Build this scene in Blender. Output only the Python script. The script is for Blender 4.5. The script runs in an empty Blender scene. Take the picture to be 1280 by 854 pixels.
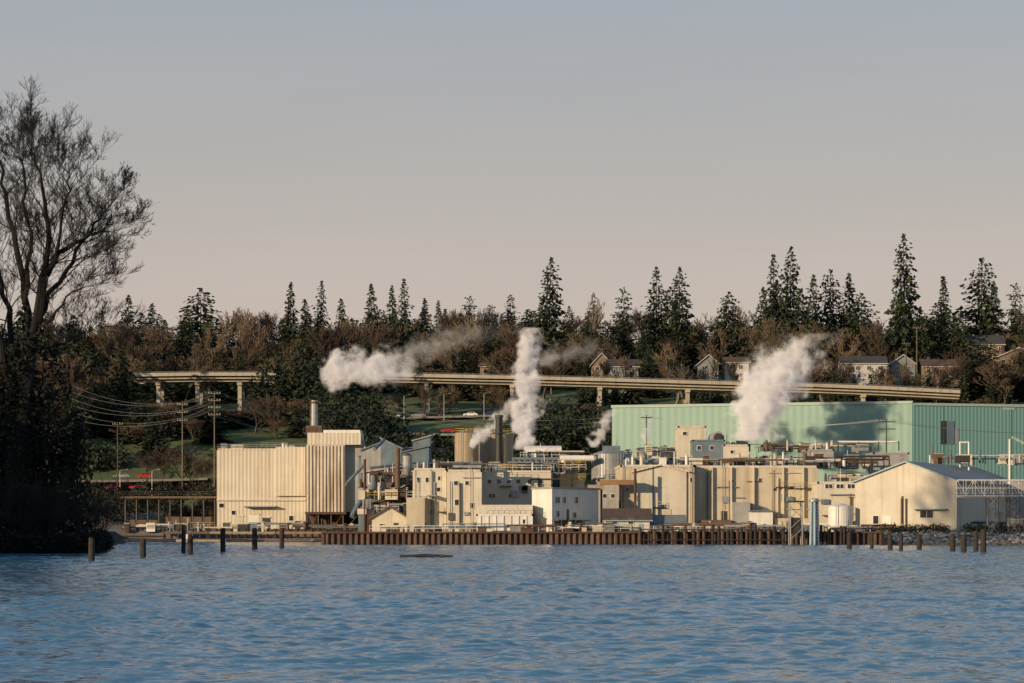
import bpy, math, random
import numpy as np
from mathutils import Vector, Matrix, noise
R = random.Random(11)
H=4.0; YH=655.0; F=3200.0
def WX(px,D): return (px-640)*D/F
def WZ(py,D): return H-(py-YH)*D/F
sc=bpy.context.scene
def link(o): sc.collection.objects.link(o); return o
def empty(name,loc=(0,0,0)):
    o=bpy.data.objects.new(name,None); o.location=loc; o.empty_display_size=1; return link(o)

# ------------------------------------------------------------ materials
def M(name,col,var=0.18,scale=0.4,rough=0.8,streak=0.0,scol=(0.12,0.07,0.04),metal=0.0,corr=0.0,bump=0.0,patch=0.0,pcol=(0.1,0.1,0.1)):
    m=bpy.data.materials.new(name); m.use_nodes=True
    nt=m.node_tree; N=nt.nodes; L=nt.links
    b=N['Principled BSDF']; b.inputs['Roughness'].default_value=rough; b.inputs['Metallic'].default_value=metal
    tc=N.new('ShaderNodeTexCoord')
    n1=N.new('ShaderNodeTexNoise'); n1.inputs['Scale'].default_value=scale; n1.inputs['Detail'].default_value=5; n1.inputs['Roughness'].default_value=0.65
    L.new(tc.outputs['Object'],n1.inputs['Vector'])
    r1=N.new('ShaderNodeMapRange'); r1.inputs['From Min'].default_value=0.3; r1.inputs['From Max'].default_value=0.7
    L.new(n1.outputs['Fac'],r1.inputs['Value'])
    mx=N.new('ShaderNodeMix'); mx.data_type='RGBA'
    mx.inputs[6].default_value=(*[c*(1-var) for c in col],1); mx.inputs[7].default_value=(*[min(1,c*(1+var)) for c in col],1)
    L.new(r1.outputs[0],mx.inputs[0]); out=mx.outputs[2]
    def layer(out,vec_scale,sc_,lo,hi,amt,c):
        mp=N.new('ShaderNodeMapping'); mp.inputs['Scale'].default_value=vec_scale
        L.new(tc.outputs['Object'],mp.inputs['Vector'])
        n=N.new('ShaderNodeTexNoise'); n.inputs['Scale'].default_value=sc_; n.inputs['Detail'].default_value=4
        L.new(mp.outputs[0],n.inputs['Vector'])
        r=N.new('ShaderNodeMapRange'); r.inputs['From Min'].default_value=lo; r.inputs['From Max'].default_value=hi; r.inputs['To Max'].default_value=amt
        L.new(n.outputs['Fac'],r.inputs['Value'])
        m2=N.new('ShaderNodeMix'); m2.data_type='RGBA'; m2.inputs[7].default_value=(*c,1)
        L.new(r.outputs[0],m2.inputs[0]); L.new(out,m2.inputs[6]); return m2.outputs[2]
    if streak>0: out=layer(out,(1,1,0.07),0.9,0.5,0.72,streak,scol)
    if patch>0: out=layer(out,(1,1,1),0.12,0.45,0.62,patch,pcol)
    L.new(out,b.inputs['Base Color'])
    if corr>0:
        sx=N.new('ShaderNodeSeparateXYZ'); L.new(tc.outputs['Object'],sx.inputs[0])
        a=N.new('ShaderNodeMath'); a.operation='ADD'; L.new(sx.outputs[0],a.inputs[0]); L.new(sx.outputs[1],a.inputs[1])
        s=N.new('ShaderNodeMath'); s.operation='MULTIPLY'; s.inputs[1].default_value=2*math.pi/corr; L.new(a.outputs[0],s.inputs[0])
        q=N.new('ShaderNodeMath'); q.operation='SINE'; L.new(s.outputs[0],q.inputs[0])
        bp=N.new('ShaderNodeBump'); bp.inputs['Strength'].default_value=0.45; bp.inputs['Distance'].default_value=0.06
        L.new(q.outputs[0],bp.inputs['Height']); L.new(bp.outputs[0],b.inputs['Normal'])
    elif bump>0:
        bp=N.new('ShaderNodeBump'); bp.inputs['Strength'].default_value=bump; bp.inputs['Distance'].default_value=0.3
        L.new(n1.outputs['Fac'],bp.inputs['Height']); L.new(bp.outputs[0],b.inputs['Normal'])
    return m
cream=M('cream_metal',(0.57,0.505,0.40),0.08,0.3,0.65,0.45,(0.32,0.24,0.16),corr=0.9)
cream2=M('cream_panel',(0.49,0.425,0.315),0.12,0.25,0.75,0.55,(0.24,0.175,0.12))
cream3=M('pale_stucco',(0.56,0.505,0.405),0.10,0.3,0.8,0.45,(0.30,0.235,0.165))
stained=M('stained_cladding',(0.57,0.50,0.40),0.12,0.5,0.7,0.85,(0.24,0.14,0.08))
white=M('white_paint',(0.68,0.65,0.60),0.06,0.5,0.55,0.3,(0.38,0.31,0.24))
offgrey=M('pale_grey_metal',(0.30,0.295,0.285),0.14,0.5,0.55,0.45,(0.15,0.115,0.09))
galv=M('galvanised_steel',(0.28,0.29,0.30),0.25,0.8,0.45,0.4,(0.14,0.105,0.085),metal=0.3)
bluegrey=M('blue_grey_paint',(0.12,0.165,0.195),0.2,0.5,0.6,0.45,(0.08,0.07,0.06))
bluetrim=M('light_blue_trim',(0.22,0.33,0.40),0.12,0.7,0.5,0.3,(0.15,0.15,0.14))
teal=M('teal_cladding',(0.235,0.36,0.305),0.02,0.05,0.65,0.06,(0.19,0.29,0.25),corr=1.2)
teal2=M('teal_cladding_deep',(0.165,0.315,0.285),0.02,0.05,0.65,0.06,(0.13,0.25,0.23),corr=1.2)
tealtrim=M('teal_trim',(0.35,0.43,0.38),0.05)
rust=M('rust_steel',(0.085,0.047,0.033),0.35,0.7,0.85,0.6,(0.04,0.028,0.022))
rustlight=M('rust_sheet_pile',(0.125,0.072,0.05),0.4,0.9,0.85,0.85,(0.045,0.032,0.025))
brownp=M('brown_paint',(0.12,0.075,0.05),0.25,0.6,0.75,0.4)
roofgrey=M('grey_roofing',(0.17,0.17,0.17),0.2,0.5,0.85)
roofpale=M('pale_roofing',(0.29,0.27,0.25),0.2,0.4,0.8)
darkm=M('dark_steel',(0.035,0.033,0.03),0.3,0.9,0.6)
blackm=M('black_paint',(0.015,0.014,0.014),0.3,0.9,0.5)
tan=M('tan_tank',(0.33,0.26,0.165),0.12,0.3,0.6,0.5,(0.16,0.11,0.07))
concrete=M('concrete',(0.38,0.335,0.265),0.15,0.25,0.9,0.5,(0.2,0.17,0.13))
timber=M('weathered_timber',(0.03,0.023,0.018),0.4,1.2,0.9)
timberl=M('pale_timber',(0.30,0.23,0.155),0.3,0.8,0.85)
orange=M('orange_primer',(0.28,0.15,0.07),0.2,0.8,0.7,0.4)
yellow=M('yellow_safety_paint',(0.50,0.35,0.05),0.15,0.8,0.6)
glass=M('window_glass',(0.025,0.03,0.04),0.3,1.5,0.12)
doorm=M('dark_door',(0.08,0.07,0.06),0.2,1.0,0.6)
asphalt=M('asphalt',(0.10,0.096,0.092),0.2,0.6,0.9)
kerbm=M('kerb_concrete',(0.18,0.17,0.15),0.2,0.6,0.9)
linepaint=M('road_paint',(0.7,0.7,0.66),0.1,1.0,0.7)
yard=M('yard_concrete',(0.15,0.13,0.11),0.3,0.15,0.95,patch=0.6,pcol=(0.08,0.066,0.052))
hillm=M('hill_grass',(0.085,0.115,0.030),0.35,0.06,0.95,patch=0.7,pcol=(0.055,0.045,0.024),bump=0.4)
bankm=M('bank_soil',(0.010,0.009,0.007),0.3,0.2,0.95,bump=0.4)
rockm=M('riprap_stone',(0.20,0.19,0.18),0.35,0.35,0.9)
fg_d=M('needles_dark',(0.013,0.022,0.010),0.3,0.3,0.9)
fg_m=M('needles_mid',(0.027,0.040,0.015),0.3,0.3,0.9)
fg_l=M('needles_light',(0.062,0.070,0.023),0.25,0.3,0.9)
bark=M('bark_dark',(0.008,0.0065,0.0055),0.3,0.6,0.95)  # silhouette darkness of the bank tree is put into this colour
barkb=M('bark_brown',(0.075,0.053,0.038),0.25,0.3,0.9)
twig=M('twig_rust',(0.086,0.056,0.038),0.3,0.2,0.9)
twig2=M('twig_ochre',(0.112,0.082,0.048),0.3,0.2,0.9)
barkg=M('bark_grey',(0.15,0.122,0.095),0.2,0.3,0.9)
ivy=M('ivy_leaves',(0.006,0.009,0.0045),0.4,0.4,0.9)  # near-black: shade on the left bank is put into the leaf colour
ivy2=M('ivy_leaves_brown',(0.012,0.010,0.006),0.4,0.4,0.9)  # brown leaves, darkened for bank shade as well
rred=M('car_red',(0.35,0.02,0.02),0.02,1,0.25); rwhite=M('car_white',(0.7,0.7,0.7),0.02,1,0.25)
rgrey=M('car_silver',(0.3,0.31,0.33),0.02,1,0.25,metal=0.4); rblue=M('car_dark_blue',(0.02,0.03,0.07),0.02,1,0.25)
tyre=M('tyre',(0.02,0.02,0.02),0.1,1,0.8)
hwall=M('house_siding_white',(0.48,0.46,0.43),0.06,0.6,0.8); hwall2=M('house_siding_tan',(0.20,0.15,0.105),0.1,0.6,0.8); hwall3=M('house_siding_blue',(0.19,0.205,0.22),0.1,0.6,0.8)
hroof=M('roof_shingle',(0.05,0.046,0.046),0.25,0.8,0.95); hroof2=M('roof_shingle_brown',(0.085,0.055,0.042),0.25,0.8,0.95)

# ------------------------------------------------------------ mesh builder
class MB:
    def __init__(s): s.v=[];s.f=[];s.m=[];s.mats=[]
    def mi(s,mat):
        if mat not in s.mats: s.mats.append(mat)
        return s.mats.index(mat)
    def add(s,vs,fs,mat):
        k=len(s.v); i=s.mi(mat); s.v.extend([tuple(p) for p in vs])
        for f in fs: s.f.append([k+a for a in f]); s.m.append(i)
    def box(s,x0,x1,y0,y1,z0,z1,mat):
        s.add([(x0,y0,z0),(x1,y0,z0),(x1,y1,z0),(x0,y1,z0),(x0,y0,z1),(x1,y0,z1),(x1,y1,z1),(x0,y1,z1)],
          [(0,3,2,1),(4,5,6,7),(0,1,5,4),(1,2,6,5),(2,3,7,6),(3,0,4,7)],mat)
    def slab(s,A,B,u0,u1,z0,z1,o0,o1,mat):
        A=Vector(A[:2]);B=Vector(B[:2]); d=(B-A).normalized(); n=Vector((d.y,-d.x))
        P=[A+d*u0+n*o1,A+d*u1+n*o1,A+d*u1+n*o0,A+d*u0+n*o0]
        s.prism(P,z0,z1,mat,mat)
    def prism(s,P,z0,z1,mat,top=None):
        n=len(P); vs=[(p[0],p[1],z0) for p in P]+[(p[0],p[1],z1) for p in P]
        s.add(vs,[(i,(i+1)%n,(i+1)%n+n,i+n) for i in range(n)]+[tuple(reversed(range(n)))],mat)
        s.add([(p[0],p[1],z1) for p in P],[tuple(range(n))],top or mat)
    def cyl(s,p,q,r0,r1=None,mat=None,n=10,caps=True):
        if r1 is None: r1=r0
        p=Vector(p);q=Vector(q); d=q-p
        if d.length<1e-6: return
        d.normalize(); a=d.orthogonal().normalized(); b=d.cross(a)
        vs=[]
        for c,r in((p,r0),(q,r1)):
            for i in range(n):
                t=2*math.pi*i/n; vs.append(c+a*(math.cos(t)*r)+b*(math.sin(t)*r))
        fs=[(i,(i+1)%n,(i+1)%n+n,i+n) for i in range(n)]
        if caps: fs+=[tuple(reversed(range(n))),tuple(range(n,2*n))]
        s.add(vs,fs,mat)
    def beam(s,p,q,w,mat): s.cyl(p,q,w*0.7,w*0.7,mat,4)
    def pipe(s,pts,r,mat,n=8):
        for a,b in zip(pts[:-1],pts[1:]): s.cyl(a,b,r,r,mat,n)
    def rail(s,p,q,h,mat,sp=1.8,r=0.05):
        p=Vector(p);q=Vector(q); L=(q-p).length; k=max(1,int(L/sp)); up=Vector((0,0,h))
        for i in range(k+1):
            a=p.lerp(q,i/k); s.cyl(a,a+up,r,r,mat,4)
        for f in(0.5,1): s.cyl(p+up*f,q+up*f,r,r,mat,4)
    def build(s,name,parent=None,smooth=False,origin=None):
        c=Vector(origin) if origin is not None else Vector((sum(v[0] for v in s.v)/len(s.v),sum(v[1] for v in s.v)/len(s.v),min(v[2] for v in s.v)))
        me=bpy.data.meshes.new(name); me.from_pydata([(v[0]-c.x,v[1]-c.y,v[2]-c.z) for v in s.v],[],s.f)
        for m in s.mats: me.materials.append(m)
        me.polygons.foreach_set('material_index',s.m)
        if smooth: me.polygons.foreach_set('use_smooth',[True]*len(s.f))
        me.update(); o=bpy.data.objects.new(name,me); link(o)
        o.location=c
        if parent: o.parent=parent; o.location=c-Vector(parent.location)
        return o

# ------------------------------------------------------------ terrain
prof=[(-9e9,2.3),(600,2.3),(640,4),(680,16),(720,26),(760,34),(800,38),(880,50),(1000,64),(1150,70),(1600,74),(9000,80)]
def lerp_prof(y):
    for (a,za),(b,zb) in zip(prof[:-1],prof[1:]):
        if y<=b:
            if a<-1e8: return zb
            return za+(zb-za)*(y-a)/(b-a)
    return 80
def gz(x,y):
    z=lerp_prof(y)
    if y>650: z+=noise.noise(Vector((x*0.012,y*0.012,0)))*min(3,(y-650)*0.05)
    edge=-57-(y-346)*0.14
    if x<=edge and y>=346:
        d=min((y-346)/5,(edge-x)/4,1); return max(z,-1+3.3*min(1,d)) if y<600 else z
    if x<-37: ys,ye=598,602
    elif x<=72: ys,ye=500,501
    else: ys,ye=462,500
    if y<=ys: return -2.5
    if y<ye: return -1.2+(2.3+1.2)*(y-ys)/(ye-ys)
    return z
xs=[-6000,-3000,-1500,-900,-600,-450,-350,-280,-230]+[x for x in range(-200,-60,5)]+[-60,-57,-54,-50,-45,-40,-37.1,-36.9,-30]+list(range(-25,70,5))+[70,71.9,72.1]+list(range(75,201,5))+[230,280,350,450,600,900,1500,3000,6000]
ys=[-6000,-1000,0,200,330,345,346,348,351,355]+list(range(360,461,10))+[462,466,470,475,480,485,490,495,500,501,510,520,540,560,580,598,600,602]+list(range(610,1201,10))+[1300,1500,2000,4000,9000]
me=MB(); nx=len(xs)
vs=[(x,y,gz(x,y)) for y in ys for x in xs]
gr={yard:[],hillm:[],bankm:[]}
for j in range(len(ys)-1):
    for i in range(nx-1):
        y=ys[j];x=xs[i]
        m=hillm if y>=645 else (bankm if (x<-57-(y-346)*0.14 and y<600) or y<499 and x<72 else yard)
        gr[m].append((j*nx+i,j*nx+i+1,(j+1)*nx+i+1,(j+1)*nx+i))
me.v=vs
for m,fs in gr.items():
    k=me.mi(m)
    for f in fs: me.f.append(f); me.m.append(k)
me.build('ground',smooth=False,origin=(0,0,0))

# ------------------------------------------------------------ water: real wind waves
wm=bpy.data.materials.new('river_water'); wm.use_nodes=True
nt=wm.node_tree;N=nt.nodes;L=nt.links;b=N['Principled BSDF']
b.inputs['Base Color'].default_value=(0.060,0.155,0.250,1); b.inputs['Roughness'].default_value=0.12; b.inputs['IOR'].default_value=1.333
tc=N.new('ShaderNodeTexCoord'); geo=N.new('ShaderNodeNewGeometry')
acc=geo.outputs['Normal']
for (sx,sy,s,amp,det) in((0.7,1.0,3.2,0.42,3),(0.5,1.0,0.6,0.24,2)):
    mp=N.new('ShaderNodeMapping'); mp.inputs['Scale'].default_value=(sx,sy,1)
    L.new(tc.outputs['Object'],mp.inputs[0])
    n=N.new('ShaderNodeTexNoise'); n.inputs['Scale'].default_value=s; n.inputs['Detail'].default_value=det; n.inputs['Distortion'].default_value=0.5
    L.new(mp.outputs[0],n.inputs['Vector'])
    sb=N.new('ShaderNodeVectorMath'); sb.operation='SUBTRACT'; sb.inputs[1].default_value=(0.5,0.5,0.5); L.new(n.outputs['Color'],sb.inputs[0])
    ml=N.new('ShaderNodeVectorMath'); ml.operation='MULTIPLY'; ml.inputs[1].default_value=(amp,amp,0); L.new(sb.outputs[0],ml.inputs[0])
    ad=N.new('ShaderNodeVectorMath'); L.new(acc,ad.inputs[0]); L.new(ml.outputs[0],ad.inputs[1]); acc=ad.outputs[0]
nn=N.new('ShaderNodeVectorMath'); nn.operation='NORMALIZE'; L.new(acc,nn.inputs[0]); L.new(nn.outputs[0],b.inputs['Normal'])
def waves(name,X0,X1,Y0,Y1,st,parent,bounds,lmin=0):
    gx=np.linspace(X0,X1,int(round((X1-X0)/st))+1); gy=np.linspace(Y0,Y1,int(round((Y1-Y0)/st))+1)
    GX,GY=np.meshgrid(gx,gy); Z=np.zeros_like(GX); rs=np.random.RandomState(4); nw=60
    for i in range(nw):
        lam=0.55*(3.4/0.55)**(rs.rand()**1.1); k=2*math.pi/lam; a=math.radians(-78)+rs.randn()*0.65; ph_=rs.rand()*6.28; e1,e2=rs.rand(),rs.rand()
        if lam<lmin: continue
        slope=0.18/math.sqrt(nw)*1.41*(1.0 if lam<2.2 else .6)*(1.0 if lmin<.8 else 1.2)
        wx=GX+.8*np.sin(GY*.41+i)+.5*np.sin(GX*.53+2*i); wy=GY+.7*np.sin(GX*.37+1.7*i)
        env=.75+.5*np.sin(GX*(.04+.12*e1)+i)*np.sin(GY*(.03+.09*e2)+2*i)
        Z+=slope/k*np.sin(k*(math.cos(a)*wx+math.sin(a)*wy)+ph_)*env
    Z+=Z*np.abs(Z)*3.0
    Z*=.85+.32*np.sin(GX*.031+np.sin(GY*.05)*1.5)*np.sin(GY*.043+1+np.sin(GX*.02)*2)
    bx0,bx1,by0,by1=bounds
    ed=np.minimum.reduce([(GX-bx0),(bx1-GX),(GY-by0),(by1-GY)])/5; Z*=np.clip(ed,0,1)
    ny_,nx_=GX.shape
    co=np.stack([GX,GY,Z],-1).reshape(-1,3).astype(np.float32)
    idx=np.arange(nx_*ny_).reshape(ny_,nx_); q=np.stack([idx[:-1,:-1],idx[:-1,1:],idx[1:,1:],idx[1:,:-1]],-1).reshape(-1,4)
    wme=bpy.data.meshes.new(name); wme.vertices.add(len(co)); wme.vertices.foreach_set('co',co.ravel())
    wme.loops.add(q.size); wme.loops.foreach_set('vertex_index',q.ravel().astype(np.int32))
    wme.polygons.add(len(q)); wme.polygons.foreach_set('loop_start',np.arange(0,q.size,4,dtype=np.int32))
    try: wme.polygons.foreach_set('loop_total',np.full(len(q),4,dtype=np.int32))
    except Exception: pass
    wme.update(calc_edges=True); wme.polygons.foreach_set('use_smooth',np.ones(len(q),dtype=bool)); wme.materials.append(wm)
    wo=bpy.data.objects.new(name,wme); link(wo); wo.parent=parent
we=empty('river_water'); BD=(-150,150,30,600)
waves('near_waves',-42,42,30,140,.14,we,BD)
waves('far_waves',-150,150,140,600,.45,we,BD,.95)
waves('side_waves_west',-150,-42,30,140,.5,we,BD,1.0); waves('side_waves_east',42,150,30,140,.5,we,BD,1.0)
w=MB(); 
for a,b2,c,d in((-6000,-150,-6000,640),(150,6000,-6000,640),(-150,150,-6000,30),(-150,150,600,640)): w.add([(a,c,0),(b2,c,0),(b2,d,0),(a,d,0)],[(0,1,2,3)],wm)
w.build('outer_water',we,origin=(0,0,0))

# ------------------------------------------------------------ vegetation
def conifer_mesh(name,h,w,seed,p=0.8,droop=0.3,gap=0.12,bare=0.06,asym=0.25,fine=1.0):
    r=random.Random(seed); mb=MB(); mb.cyl((0,0,0),(0,0,h*0.97),h*0.014,0.05,bark,6,False)
    n=int(h*1.35)
    for i in range(n):
        t=i/(n-1); z=h*(bare+(1-bare)*t); base=w/2*((1-t)**p)*(0.6+0.4*min(1,t*6))+0.3
        base*=1+0.28*math.sin(i*1.7+seed)*(r.random())
        nb=5+int(8*(1-t)); off=r.random()*6.28
        for k in range(nb):
            if r.random()<gap: continue
            an=off+k*6.28/nb+r.uniform(-.3,.3)
            Lb=base*r.uniform(0.55,1.15)*(1+asym*math.sin(an*2+seed+t*5))
            st=max(2,int(Lb/0.8))
            for j in range(1,st+1):
                rr=Lb*j/st; c=Vector((math.cos(an)*rr,math.sin(an)*rr,z-droop*rr+0.02*rr*rr+r.uniform(-.15,.15)))
                out=Vector((math.cos(an),math.sin(an),-droop*0.8)); sd=Vector((-math.sin(an),math.cos(an),0))
                for q in range(2):
                    s=r.uniform(0.55,1.05)*fine*(1.15-0.5*t)
                    o=out*(s*r.uniform(.7,1.2))+Vector((r.uniform(-.2,.2),r.uniform(-.2,.2),r.uniform(-.35,.2)))*s
                    w2=(sd*r.uniform(.5,1)+Vector((0,0,r.uniform(-.9,.9))))*s*0.8
                    cc=c+Vector((r.uniform(-.3,.3),r.uniform(-.3,.3),r.uniform(-.3,.3)))
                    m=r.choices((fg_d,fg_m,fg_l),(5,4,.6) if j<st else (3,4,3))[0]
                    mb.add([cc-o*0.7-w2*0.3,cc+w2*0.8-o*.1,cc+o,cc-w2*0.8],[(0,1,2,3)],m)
    o=mb.build(name+'_source',origin=(0,0,0)); d=o.data; bpy.data.objects.remove(o); return d,h,w
def grow(mb,p,d,L,r,dep,rn,mats,spread=0.55,nch=(2,3),up=0.12,ratio=0.72,sides=4,segs=2,minr=0.02,w2=0.2):
    m=mats[0] if dep>1 else mats[-1]
    for k in range(segs):
        d2=(d+Vector((rn.uniform(-w2,w2),rn.uniform(-w2,w2),rn.uniform(-w2*.8,w2)+up*.5))).normalized()
        q=p+d2*(L/segs); r2=max(minr,r*(1-0.38/segs))
        mb.cyl(p,q,r,r2,m,sides if dep>1 else 3,False); p=q;d=d2;r=r2
        if dep>0 and k<segs-1 and rn.random()<0.7:
            dd=(d+Vector((rn.uniform(-1,1),rn.uniform(-1,1),rn.uniform(-.3,.7)))*spread*1.3).normalized()
            grow(mb,p,dd,L*ratio*.8,max(minr,r*.5),dep-1,rn,mats,spread,nch,up,ratio,sides,segs,minr,w2)
    if dep<=0: return
    for k in range(rn.randint(*nch)):
        dd=(d+Vector((rn.uniform(-1,1),rn.uniform(-1,1),rn.uniform(-.7,.9)+up))*spread).normalized()
        grow(mb,p,dd,L*ratio*rn.uniform(.75,1.15),max(minr,r*rn.uniform(.55,.8)),dep-1,rn,mats,spread,nch,up,ratio,sides,segs,minr,w2)
def bare_mesh(name,seed,mats,h=16,dep=5,spread=0.55,minr=0.038):
    rn=random.Random(seed); mb=MB()
    grow(mb,Vector((0,0,0)),Vector((0,0,1)),h*0.27,h*0.016,dep,rn,mats,spread,(2,4),0.25,0.76,4,2,minr)
    zt=max(v[2] for v in mb.v); ww=max(v[0] for v in mb.v)-min(v[0] for v in mb.v)
    o=mb.build(name+'_source',origin=(0,0,0)); d=o.data; bpy.data.objects.remove(o); return d,zt,ww
CON=[conifer_mesh('conifer_a',30,13,1,0.75,0.30,0.10),
     conifer_mesh('conifer_b',30,15,2,0.62,0.20,0.20,0.10,0.4),
     conifer_mesh('conifer_c',28,10,3,0.85,0.35,0.06),
     conifer_mesh('conifer_d',24,14,4,0.42,0.25,0.08),
     conifer_mesh('conifer_e',30,12,5,0.5,0.12,0.38,0.2,0.5),
     conifer_mesh('conifer_f',20,9,6,0.45,0.5,0.05,0.02,0.1),
     conifer_mesh('conifer_g',30,14,9,0.95,0.25,0.14,0.08,0.45)]
BAR=[bare_mesh('bare_a',21,(barkb,twig)),bare_mesh('bare_b',22,(barkg,twig2),spread=0.45),bare_mesh('bare_c',23,(barkb,twig),spread=0.7),bare_mesh('bare_d',24,(barkg,barkg),spread=0.5),
     bare_mesh('bare_e',25,(barkb,twig2),spread=0.5)]
def plant(name,src,px,pyt,wpx,D,parent=None,rn=R):
    d,h,w=src; X=WX(px,D); zb=gz(X,D)-0.4; ht=max(3,WZ(pyt,D)-zb)
    o=bpy.data.objects.new(name,d); link(o)
    s=ht/h; sw=(wpx*D/F)/w if wpx else s*rn.uniform(.8,1.2)
    o.scale=(sw,sw,s); o.rotation_euler=(rn.uniform(-.03,.03),rn.uniform(-.03,.03),rn.uniform(0,6.28)); o.location=(X,D,zb)
    if parent: o.parent=parent
    return o
heroes=[(160,370,40,0,990),(190,380,34,2,960),(250,362,66,3,940),(232,385,40,0,950),(362,354,34,2,960),(398,352,34,6,970),(380,375,36,2,950),(427,374,30,2,990),
 (466,356,38,0,960),(490,358,30,2,980),(506,350,38,6,950),(530,374,34,2,990),(549,377,26,2,1010),(586,371,30,4,960),(612,382,34,4,940),(640,369,36,4,940),
 (685,325,56,1,900),(714,384,34,1,980),(779,360,30,4,930),(820,335,44,0,930),(850,336,48,1,920),(836,360,44,3,940),(910,366,52,3,970),
 (968,320,44,6,930),(989,311,52,1,940),(1014,345,40,0,960),(1040,339,46,3,950),(1064,343,36,2,960),(1076,368,58,3,930),
 (1133,296,58,1,910),(1124,366,40,5,900),(1181,347,48,6,950),(1172,380,40,3,930),(1226,325,60,3,930),(1244,352,36,0,950),(1268,355,30,4,930),(1228,424,62,3,850),
 (740,366,22,4,1000),(1290,350,40,0,930),(954,360,40,0,930),(975,352,50,3,925),(1003,365,44,3,925),(1150,385,36,3,900),(1200,390,40,3,905),(680,380,60,3,900)]
for px,py,wp,k,D in heroes: plant('fir_tree',CON[k],px,py,wp*1.14,D)
for px,py,wp,D in[(330,446,34,770),(352,432,36,775),(376,415,40,770),(392,440,34,760),(318,470,26,765),(432,430,36,850),(425,455,40,840),(150,440,46,780),(128,455,50,770),(105,430,46,760),(165,470,34,790),
    (415,484,40,740),(440,480,44,742),(465,486,36,745),(60,400,60,760),(25,390,60,770),(90,395,50,800),(362,450,40,765),(384,452,44,758),(340,470,40,760),(400,478,40,750)]:
    plant('cedar_tree',CON[5],px,py,wp,D)
for px,py,wp,k,D in[(855,430,55,1,840),(845,455,50,3,835),(950,395,80,1,880),(975,400,70,4,880),(1020,402,60,1,900),(1105,465,34,4,830),(620,400,60,0,900),(580,395,70,4,880),(480,400,60,0,900),(560,405,50,2,890),(230,425,50,1,820),
     (205,560,50,2,664),(225,555,60,0,668),(245,572,40,2,662),(740,372,26,3,960),(300,400,60,0,900),(900,410,50,4,890),(1064,452,34,0,838),(1098,456,34,2,838),(1140,450,38,4,838),(1170,455,36,0,840),(1190,452,36,2,840),(1206,440,40,2,842),
     (885,444,36,4,850),(925,448,36,0,850),(760,448,36,2,850),(790,442,30,0,850),(315,385,46,4,930),(440,395,50,4,930),(545,388,54,0,930),(600,380,50,2,930),(1105,400,50,0,900),(1050,408,60,4,890)]:
    plant('bare_maple_tree',BAR[k],px,py,wp,D)
forest=empty('distant_forest',(0,0,0))
rf=random.Random(5)
px=-260
while px<1560:
    top=rf.uniform(385,428)
    if rf.random()<0.66: plant('distant_conifer',CON[rf.choice((0,1,2,3,6,0))],px,top,rf.uniform(28,54),rf.uniform(990,1090),forest,rf)
    else: plant('distant_bare_tree',BAR[rf.choice((0,2,4))],px,top-4,rf.uniform(40,80),rf.uniform(980,1060),forest,rf)
    px+=rf.uniform(5,11)
for D0,D1,n,t0,t1,con in((900,970,200,400,440,.52),(830,890,180,425,462,.5)):
    for i in range(n):
        px=rf.uniform(-160,1480); D=rf.uniform(D0,D1)
        if D<900 and (1045<px<1215 or 725<px<805 or 865<px<945): continue
        if D<940 and (1050<px<1210) : t=max(t0,432)
        else: t=t0
        top=rf.uniform(t,t1)
        if rf.random()<con: plant('distant_conifer',CON[rf.choice((0,2,3,5))],px,top,rf.uniform(30,56),D,forest,rf)
        else: plant('distant_bare_tree',BAR[rf.choice((0,1,2,4,0))],px,top,rf.uniform(45,90),D,forest,rf)
for a,b2 in((1045,1215),(730,800),(868,945)):
    px=a
    while px<b2:
        plant('distant_conifer',CON[rf.choice((3,5,3))],px,rf.uniform(455,470),rf.uniform(18,30),rf.uniform(826,845),forest,rf); px+=rf.uniform(9,24)
for i in range(120):
    px=rf.uniform(-200,215); D=rf.uniform(705,795)
    top=rf.uniform(470,525)+ (5 if px>120 else -30)
    if px>150 and top<490: top+=25
    if rf.random()<.55: plant('distant_conifer',CON[rf.choice((2,3,5))],px,top,rf.uniform(34,60),D,forest,rf)
    else: plant('distant_bare_tree',BAR[rf.choice((0,2,4))],px,top,rf.uniform(45,80),D,forest,rf)
for i in range(46):
    px=rf.uniform(215,475); D=rf.uniform(720,790)
    top=rf.uniform(490,535)
    plant('distant_conifer',CON[rf.choice((2,3,5,5))],px,top,rf.uniform(34,56),D,forest,rf) if rf.random()<.6 else plant('distant_bare_tree',BAR[rf.choice((0,2,4))],px,top,rf.uniform(40,70),D,forest,rf)
for i in range(64):
    px=rf.uniform(650,1290); D=rf.uniform(680,760)
    plant('distant_conifer',CON[rf.choice((2,3,5,5))],px,rf.uniform(498,525),rf.uniform(34,56),D,forest,rf) if rf.random()<.7 else plant('distant_bare_tree',BAR[rf.choice((0,2,4))],px,rf.uniform(496,520),rf.uniform(40,70),D,forest,rf)
for i in range(30):
    px=rf.uniform(130,660); D=rf.uniform(684,700)
    plant('distant_bare_tree',BAR[rf.choice((0,2,4))],px,rf.uniform(560,576),rf.uniform(26,46),D,forest,rf)
for i in range(10):
    px=rf.uniform(480,640); D=rf.uniform(795,815)
    plant('distant_bare_tree',BAR[rf.choice((0,2,4,1))],px,rf.uniform(478,495),rf.uniform(26,46),D,forest,rf)

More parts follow.
